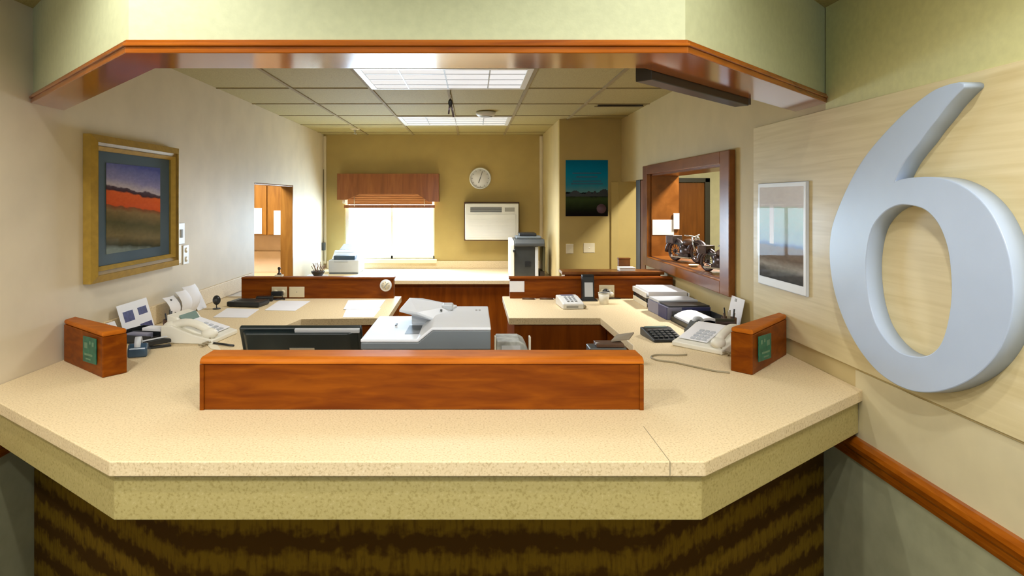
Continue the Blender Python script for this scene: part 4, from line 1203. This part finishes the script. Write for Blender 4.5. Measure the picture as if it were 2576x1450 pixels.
# white letter trays
t = thing('letter_tray', 'white stacked letter trays with papers beside the right riser', 'letter tray', (1.225, 4.13, ZT))
b = MB().box(-.135, .135, -.165, .165, .0005, .006).box(-.135, -.129, -.165, .165, .006, .035).box(.129, .135, -.165, .165, .006, .035).box(-.129, .129, .159, .165, .006, .035)
mk('lower_tray', b, M_cream2, t, .002)
mk('lower_papers', MB().box(-.12, .12, -.155, .15, .0065, .022), M_paper, t)
b = MB()
for sx_ in (-.13, .13):
    for sy_ in (-.15, .15): b.box(sx_ - .004, sx_ + .004, sy_ - .008, sy_ + .008, .0355, .062)
b.box(-.128, .128, -.15, .15, .0405, .0605)
mk('middle_tray', b, M_black, t, .002)
b = MB().box(-.138, .138, -.168, .168, .0625, .068).box(-.138, -.132, -.168, .168, .068, .096).box(.132, .138, -.168, .168, .068, .096).box(-.132, .132, .162, .168, .068, .096)
mk('upper_tray', b, M_white, t, .003)
mk('upper_papers', MB().box(-.12, .125, -.16, .155, .0685, .104), M_paper, t, .004)
# cards box
t = thing('file_box', 'grey file box with dark blue side between letter trays and paper tray', 'file box', (1.215, 3.73, ZT), R(4))
mk('box_shell', MB().box(-.125, .125, -.15, .17, .0005, .072), M_lav, t, .003)
mk('blue_panel', MB().box(-.04, .126, -.1535, -.1505, .002, .071), M_navy2, t)
mk('blue_side', MB().box(-.1285, -.1255, -.15, -.02, .002, .071), M_navy2, t)
mk('lid_papers', MB().box(-.12, .12, .0, .16, .0725, .088), M_lgrey, t, .003)
mk('black_folder', MB().box(-.115, .125, -.148, -.01, .0725, .080), M_black, t, .002)
# black tray with curved white papers
t = thing('paper_tray', 'black tray with bulging white papers between file box and pen cup', 'paper tray', (1.235, 3.415, ZT), R(3))
b = MB().box(-.115, .12, -.13, .14, .0005, .006).box(-.115, -.108, -.13, .14, .006, .030).box(.113, .12, -.13, .14, .006, .055).box(-.108, .113, .134, .14, .006, .055)
mk('tray_shell', b, M_black, t, .002)
vs, fs = [], []
for i in range(9):
    s = i / 8
    for y in (-.12, .13): vs.append((-.10 + .20 * s, y, .012 + .052 * math.sin(PI * (.15 + .85 * s) * .95)))
for i in range(8): fs.append((2 * i, 2 * i + 2, 2 * i + 3, 2 * i + 1))
o0 = len(vs); n0 = len(fs)
vs += [(x, y, z - .012) for x, y, z in vs]
fs += [tuple(j + o0 for j in f[::-1]) for f in fs[:n0]]
fs += [tuple(range(0, 18, 2))[::-1] + tuple(range(o0, o0 + 18, 2)), tuple(range(1, 18, 2)) + tuple(range(o0 + 1, o0 + 18, 2))[::-1], (0, 1, o0 + 1, o0), (16, o0 + 16, o0 + 17, 17)]
mk('curled_papers', MB().add(vs, fs), M_paper, t)
mk('dark_band', MB().box(-.06, .02, -.132, -.1305, .008, .040), M_dgrey, t)
# pens and folders standing by the wall
pen_cup((1.30, 3.20, ZT), 'brown pen cup with tall pens against the right wall under the pass-through window', [M_brown, M_brown, M_cable, M_black], .085)
t = thing('folder_stand', 'dark brown upright folder stand beside the right pen cup', 'folder stand', (1.245, 3.105, ZT), R(-10))
mk('stand_base', MB().box(-.05, .05, -.03, .03, .0005, .008), M_black, t, .002)
for k in range(3): mk('folder', MB().box(-.045, .045, -.024 + k * .018, -.014 + k * .018, .0085, .070 + .012 * k), [M_brown, M_bronze, M_dkbr][k], t, .002)
# grey tape dispenser / stapler
pt = on_z(1748, 842, ZT)
t = thing('tape_dispenser', 'charcoal tape dispenser between the paper tray and the black calculator', 'tape dispenser', (pt.x + .01, pt.y + .02, ZT), R(15))
mk('dispenser_base', MB().profy([(-.05, .0005), (.05, .0005), (.05, .045), (.02, .070), (-.015, .066), (-.035, .030), (-.05, .024)], -.028, .028), M_dgrey, t, .006)
mk('tape_roll', MB().lathe([(.010, -.010), (.028, -.010), (.028, .010), (.010, .010), (.010, -.010)], 24, T((.014, 0, .060), 0, R(90))), M_lgrey, t)
# black calculator
p0 = on_z(1690, 876, ZT); p1 = on_z(1676, 847, ZT)
t = thing('calculator', 'black desk calculator beside the right telephone', 'calculator', (.93, 3.10, ZT), R(6))
mk('calculator_body', MB().profx([(-.085, .0005), (.10, .0005), (.10, .040), (.07, .042), (-.085, .014)], -.075, .075), M_black, t, .005)
b = MB()
sl = math.atan2(.028, .155)
for i in range(4):
    for j in range(5): b.box(-.062 + j * .026, -.044 + j * .026, -.066 + i * .026, -.048 + i * .026, .0, .005, T((0, 0, .0155 + (i * .026 + .03) * .18)))
mk('keys', b, M_dgrey, t, .001)
mk('display', MB().box(-.055, .055, .066, .092, .0415, .0435), M_lcd, t)
mk('paper_roll', MB().lathe([(0, -.045), (.016, -.045), (.016, .045), (0, .045)], 18, T((.035, .112, .018), 0, 0, R(90))), M_lgrey, t)
# loose cord on the counter
pts = [(1836, 938), (1800, 934), (1760, 926), (1720, 917), (1690, 911), (1662, 908), (1644, 903), (1638, 898), (1646, 894), (1668, 893), (1700, 894), (1728, 893)]
pts = [on_z(u, v, ZT + .004) for u, v in pts]
sm = []
for i in range(len(pts) - 1):
    p0, p1, p2, p3 = pts[max(i - 1, 0)], pts[i], pts[i + 1], pts[min(i + 2, len(pts) - 1)]
    for j in range(4):
        s = j / 4
        sm.append(0.5 * ((2 * p1) + (p2 - p0) * s + (2 * p0 - 5 * p1 + 4 * p2 - p3) * s * s + (3 * p1 - p0 - 3 * p2 + p3) * s ** 3))
tag(make('loose_cord', MB().tube(sm + [pts[-1]], .0034, 8), M_cable), 'thin looped grey cord lying on the counter before the right telephone', 'cord')
# white card on the right wall
x0 = XR - PT - .002
q = [(x0 - .04, 3.36, ZT + .001), (x0 - .04, 3.20, ZT + .001), (x0 - .004, 3.20, 1.238), (x0 - .004, 3.36, 1.238)]
t = thing('paper_sheet', 'tall white paper leaning on the right wall beside the wooden window frame', 'paper', (x0 - .02, 3.28, ZT))
make('sheet', MB().sheet(q, .002), M_paper, t)
nq3 = (Vector(q[1]) - Vector(q[0])).cross(Vector(q[3]) - Vector(q[0])).normalized()
make('clip', MB().sheet([onq(q, a_, r_) + nq3 * .0022 for a_, r_ in ((.32, .86), (.44, .86), (.44, .95), (.32, .95))], .002), M_inkg, t)

# ================================================================== MODEL MOTORCYCLES ON THE PASS-THROUGH SILL
def model_vehicle(loc, rz, s, label):
    t = thing('model_vehicle', label, 'model vehicle', loc, rz, 'metal models on the window sill')
    S = lambda *a: tuple(q * s for q in a)
    for x in (-.11, .12):
        b = MB()
        ring = [S(x + .062 * math.cos(k * PI / 12), 0, .062 + .010 + .062 * math.sin(k * PI / 12)) for k in range(25)]
        b.tube(ring, .012 * s, 8)
        for k in range(6):
            a = k * PI / 6
            b.tube([S(x - .06 * math.cos(a), 0, .072 - .06 * math.sin(a)), S(x + .06 * math.cos(a), 0, .072 + .06 * math.sin(a))], .0022 * s, 6)
        b.ball(S(x, 0, .072), .014 * s, .02 * s, .014 * s)
        mk('wheel', b, M_bronze, t)
    b = MB().ball(S(-.0, 0, .075), .055 * s, .035 * s, .045 * s).ball(S(-.02, 0, .11), .03 * s, .028 * s, .03 * s)
    b.box(*S(-.05, .05, -.03, .03, .03, .06))
    mk('engine', b, M_bronze, t)
    mk('fuel_tank', MB().ball(S(.03, 0, .145), .055 * s, .030 * s, .028 * s), M_brown, t)
    mk('seat', MB().profy([S(-.12, .125), S(-.02, .120), S(-.01, .135), S(-.06, .140), S(-.13, .160)], -.022 * s, .022 * s), M_dgrey, t, .004 * s)
    mk('fork', MB().tube([S(.12, .022, .07), S(.085, .022, .185)], .006 * s, 8).tube([S(.12, -.022, .07), S(.085, -.022, .185)], .006 * s, 8), M_steel, t)
    mk('handlebar', MB().tube([S(.06, .07, .20), S(.08, .03, .195), S(.085, 0, .188), S(.08, -.03, .195), S(.06, -.07, .20)], .006 * s, 8), M_steel, t)
    mk('exhaust', MB().tube([S(.03, .034, .06), S(-.04, .040, .035), S(-.15, .040, .05)], .010 * s, 10), M_steel, t)
    mk('headlamp', MB().ball(S(.115, 0, .175), .018 * s, .020 * s, .020 * s), M_steel, t)
    for x in (-.11, .12):
        b = MB()
        ring = [S(x + .088 * math.cos(k * PI / 10 + .05), 0, .066 + .088 * math.sin(k * PI / 10 + .05)) for k in range(11)]
        b.tube(ring, .020 * s, 8)
        mk('fender', b, M_bronze, t)
    mk('running_board', MB().box(*S(-.09, .09, -.062, -.030, .030, .042)), M_steel, t, .003 * s)
    mk('running_board', MB().box(*S(-.09, .09, .046, .070, .030, .042)), M_steel, t, .003 * s)
    mk('luggage_box', MB().box(*S(-.165, -.085, -.045, .045, .130, .19)), M_bronze, t, .004 * s)
model_vehicle((XR + .11, 4.47, SILL), R(-66), .96, 'larger pewter model vehicle on the window sill below the white sign')
model_vehicle((XR + .085, 3.80, SILL), R(-66), .84, 'darker model vehicle on the sill at the near end of the pass-through window')
t = thing('trinket_dish', 'tiny pale dish on the sill between the two metal model vehicles', 'dish', (XR + .05, 4.14, SILL))
mk('dish', MB().lathe([(0, .0005), (.018, .0005), (.034, .014), (.031, .014), (.017, .004), (0, .004)], 22), M_ltrim, t)

# ================================================================== BACK COUNTER THINGS
py = 6.79
x0, x1 = X_(826, py), X_(903, py)
t = thing('laser_printer', 'pale grey desktop printer on the back counter in front of the window', 'printer', ((x0 + x1) / 2, py + .15, ZB))
zf = Z_(655, py)
make('printer_body', MB().box(x0, x1, py, py + .34, ZB + .012, zf), M_lgrey, t, .012, 3)
make('paper_cassette', MB().box(x0 + .01, x1 - .01, py - .006, py + .33, ZB + .0005, ZB + .0118), M_grey, t, .003)
make('upper_shell', MB().profx([(py + .10, zf + .0005), (py + .34, zf + .0005), (py + .34, zf + .075), (py + .26, zf + .090)], x0 + .012, x1 - .008), M_cool, t, .008)
make('output_slot', MB().box(x0 + .05, x1 - .05, py + .03, py + .165, zf + .0005, zf + .045), M_navy, t, .004)
make('paper_support', MB().sheet([(x0 + .07, py + .24, zf + .092), (x1 - .06, py + .24, zf + .092), (x1 - .03, py + .33, zf + .15), (x0 + .10, py + .33, zf + .15)], .004), M_cool, t)
make('seam', MB().box(x0 + .06, x1 - .12, py - .0015, py - .0005, zf - .022, zf - .018), M_grey, t)
# clutter at the left of the printer
pb_ = on_z(800, 695, ZB)
t = thing('twig_basket', 'dark little bowl of dry twigs left of the back counter printer', 'bowl', (pb_.x + .005, pb_.y - .02, ZB))
mk('bowl', MB().lathe([(0, .0005), (.04, .0005), (.068, .04), (.072, .055), (.066, .055), (.036, .008), (0, .008)], 24), M_dark, t)
b = MB()
for k in range(16):
    a = k * 2.399; r0 = .02 + .02 * (k % 3) / 2
    b.tube([(.02 * math.cos(a), .02 * math.sin(a), .02), (r0 * 1.6 * math.cos(a), r0 * 1.6 * math.sin(a), .07), (r0 * 2.3 * math.cos(a + .2), r0 * 1.5 * math.sin(a + .2), .11 + .012 * (k % 4))], .0032, 6)
mk('twigs', b, M_twig, t)
pb_ = on_z(768, 692, ZB)
t = thing('glue_bottle', 'tiny dark bottle at the far left of the back counter', 'bottle', (pb_.x, pb_.y - .05, ZB))
mk('bottle_body', MB().lathe([(0, .0005), (.014, .0005), (.015, .022), (.008, .030), (0, .030)], 16), M_dgrey, t)
mk('bottle_cap', MB().lathe([(.006, .0302), (.006, .040), (.002, .046), (0, .046)], 14), M_grey, t)
desk_sheet([(748, 697), (826, 697), (826, 691), (752, 691)], 'white sheet under the twig bowl on the back counter', M_paper, ZB + .0003, 'papers on the back counter')

# tall office machine on the right of the back counter
my = 6.50
mx0, mx1 = X_(1283, my), XA - .008
mw = mx1 - mx0
t = thing('coffee_machine', 'tall charcoal machine with ivory sides at the right end of the back counter', 'machine', ((mx0 + mx1) / 2, my + .15, ZB))
zt_ = Z_(607, my)
make('left_side', MB().profx([(my, ZB + .0005), (my + .36, ZB + .0005), (my + .36, zt_ + .02), (my + .06, zt_ + .005), (my, zt_ - .035)], mx0, mx0 + .045), M_ivory, t, .010, 3)
make('right_side', MB().box(mx0 + .26, mx0 + .295, my + .01, my + .36, ZB + .0005, zt_ - .06), M_lgrey, t, .006)
M_char   = plain('dark_charcoal_panel', (.028, .031, .030, 1), .4, var=.2)
make('front_panel', MB().box(mx0 + .0455, mx0 + .2595, my + .012, my + .35, ZB + .0005, zt_ - .015), M_char, t, .006)
make('top_hood', MB().profx([(my - .01, zt_ - .055), (my + .36, zt_ - .055), (my + .36, zt_ + .018), (my + .04, zt_ + .018), (my - .01, zt_ - .02)], mx0 + .048, mx0 + .36), M_dgrey, t, .010, 3)
make('top_plate', MB().box(mx0 + .07, mx0 + .33, my + .05, my + .34, zt_ + .0185, zt_ + .045), M_grey, t, .008)
make('top_lid', MB().box(mx0 + .10, mx0 + .28, my + .06, my + .30, zt_ + .0455, zt_ + .078), M_black, t, .008)
make('side_flap', MB().profx([(my + .02, ZB + .06), (my + .34, ZB + .06), (my + .34, zt_ - .058), (my + .02, zt_ - .058)], mx0 + .34, mx0 + .368), plain('olive_dark_plastic', (.06, .055, .025, 1), .4), t, .008)
make('foot_block', MB().box(mx0 + .31, mx0 + .36, my + .03, my + .30, ZB + .0005, ZB + .0595), M_dark, t, .004)
make('side_knob', MB().ball((mx0 + .045, my - .004, zt_ - .10), .016, .012, .018), M_black, t)
make('dark_window', MB().box(mx0 + .155, mx0 + .215, my + .0095, my + .0115, ZB + .11, ZB + .165), M_black, t)

# ================================================================== LIGHT
def area(name, loc, rot, sx, sy, power, col):
    l = bpy.data.lights.new(name, 'AREA'); l.shape = 'RECTANGLE'; l.size = sx; l.size_y = sy
    l.energy = power; l.color = col
    o = bpy.data.objects.new(name, l); COL.objects.link(o); o.location = loc; o.rotation_euler = rot
    return o
def spot(name, loc, power, col, ang=150, blend=.6, rad=.05, aim=(0, 0, 0)):
    l = bpy.data.lights.new(name, 'SPOT'); l.energy = power; l.color = col; l.spot_size = R(ang); l.spot_blend = blend; l.shadow_soft_size = rad
    o = bpy.data.objects.new(name, l); COL.objects.link(o); o.location = loc; o.rotation_euler = aim
    return o
WARM = (1.0, 0.80, 0.50)
POW = (44, 42, 17, 34, 56)
for i, nm in enumerate(('middle', 'left', 'right', 'right_added_fill', 'left_added_fill')):  # the last two are unseen fill, added to brighten the lobby sides
    spot('lobby_lamp_' + nm, (SPOTS[i][0], SPOTS[i][1], ZL - .02), POW[i], (1.0, .985, .95), 150, .5, .03)
# the two louvred office panels: their louvres cut the light off towards the upper walls
for nm, yy, pw, sp_ in (('near', 3.95, 17, 142), ('far', 6.05, 29, 104)):
    l_ = area('office_panel_lamp_' + nm, (-.1675, yy, ZC - .016), (0, 0, 0), .95, .60, pw, (.97, .98, 1.0))
    l_.data.spread = R(sp_)
# daylight outside the two windows
area('daylight_back_window', ((BX0 + BX1) / 2, YB + .35, (BZ0 + BZ1) / 2 + .1), (R(-90), 0, 0), 1.3, 1.1, 130, (.58, .79, 1.0))
area('daylight_lobby_window', ((LW[0] + LW[1]) / 2, YLOB - .35, (LW[2] + LW[3]) / 2), (R(90), 0, 0), 2.4, 1.5, 24, (.64, .82, 1.0))
# lamps of the neighbouring rooms and one added fill
area('side_room_lamp', (2.15, 4.55, 2.53), (0, 0, 0), .25, .25, 60, (1.0, .97, .90))
area('side_room_added_fill', (3.0, 7.3, 2.53), (0, 0, 0), .9, .5, 26, (1.0, .97, .90))  # unseen fill added to brighten the far wall and its door
area('kitchenette_lamp', (-2.6, 5.6, 2.48), (0, 0, 0), .8, .4, 60, (1.0, .93, .88))

wd = bpy.data.worlds.new('daylight'); scene.world = wd
wd.use_nodes = True
bg = wd.node_tree.nodes['Background']
bg.inputs[0].default_value = (.86, .94, 1.0, 1)
bg.inputs[1].default_value = 2.2

# ================================================================== CAMERA
cam = bpy.data.cameras.new('camera'); co = bpy.data.objects.new('camera', cam); COL.objects.link(co)
co.location = (0, 0, CZ); co.rotation_euler = (R(90), 0, 0)
cam.sensor_width = 36; cam.sensor_fit = 'HORIZONTAL'
cam.lens = F / 2576 * 36
cam.shift_x = (1288 - U0) / 2576
cam.shift_y = -(725 - V0) / 2576
cam.clip_start = .05
scene.camera = co
scene.view_settings.view_transform = 'Standard'
scene.view_settings.look = 'None'
scene.view_settings.gamma = 1
scene.view_settings.exposure = 0.45
scene.view_settings.use_curve_mapping = False
scene.cycles.use_denoising = True
scene.cycles.max_bounces = 8
scene.cycles.transparent_max_bounces = 8
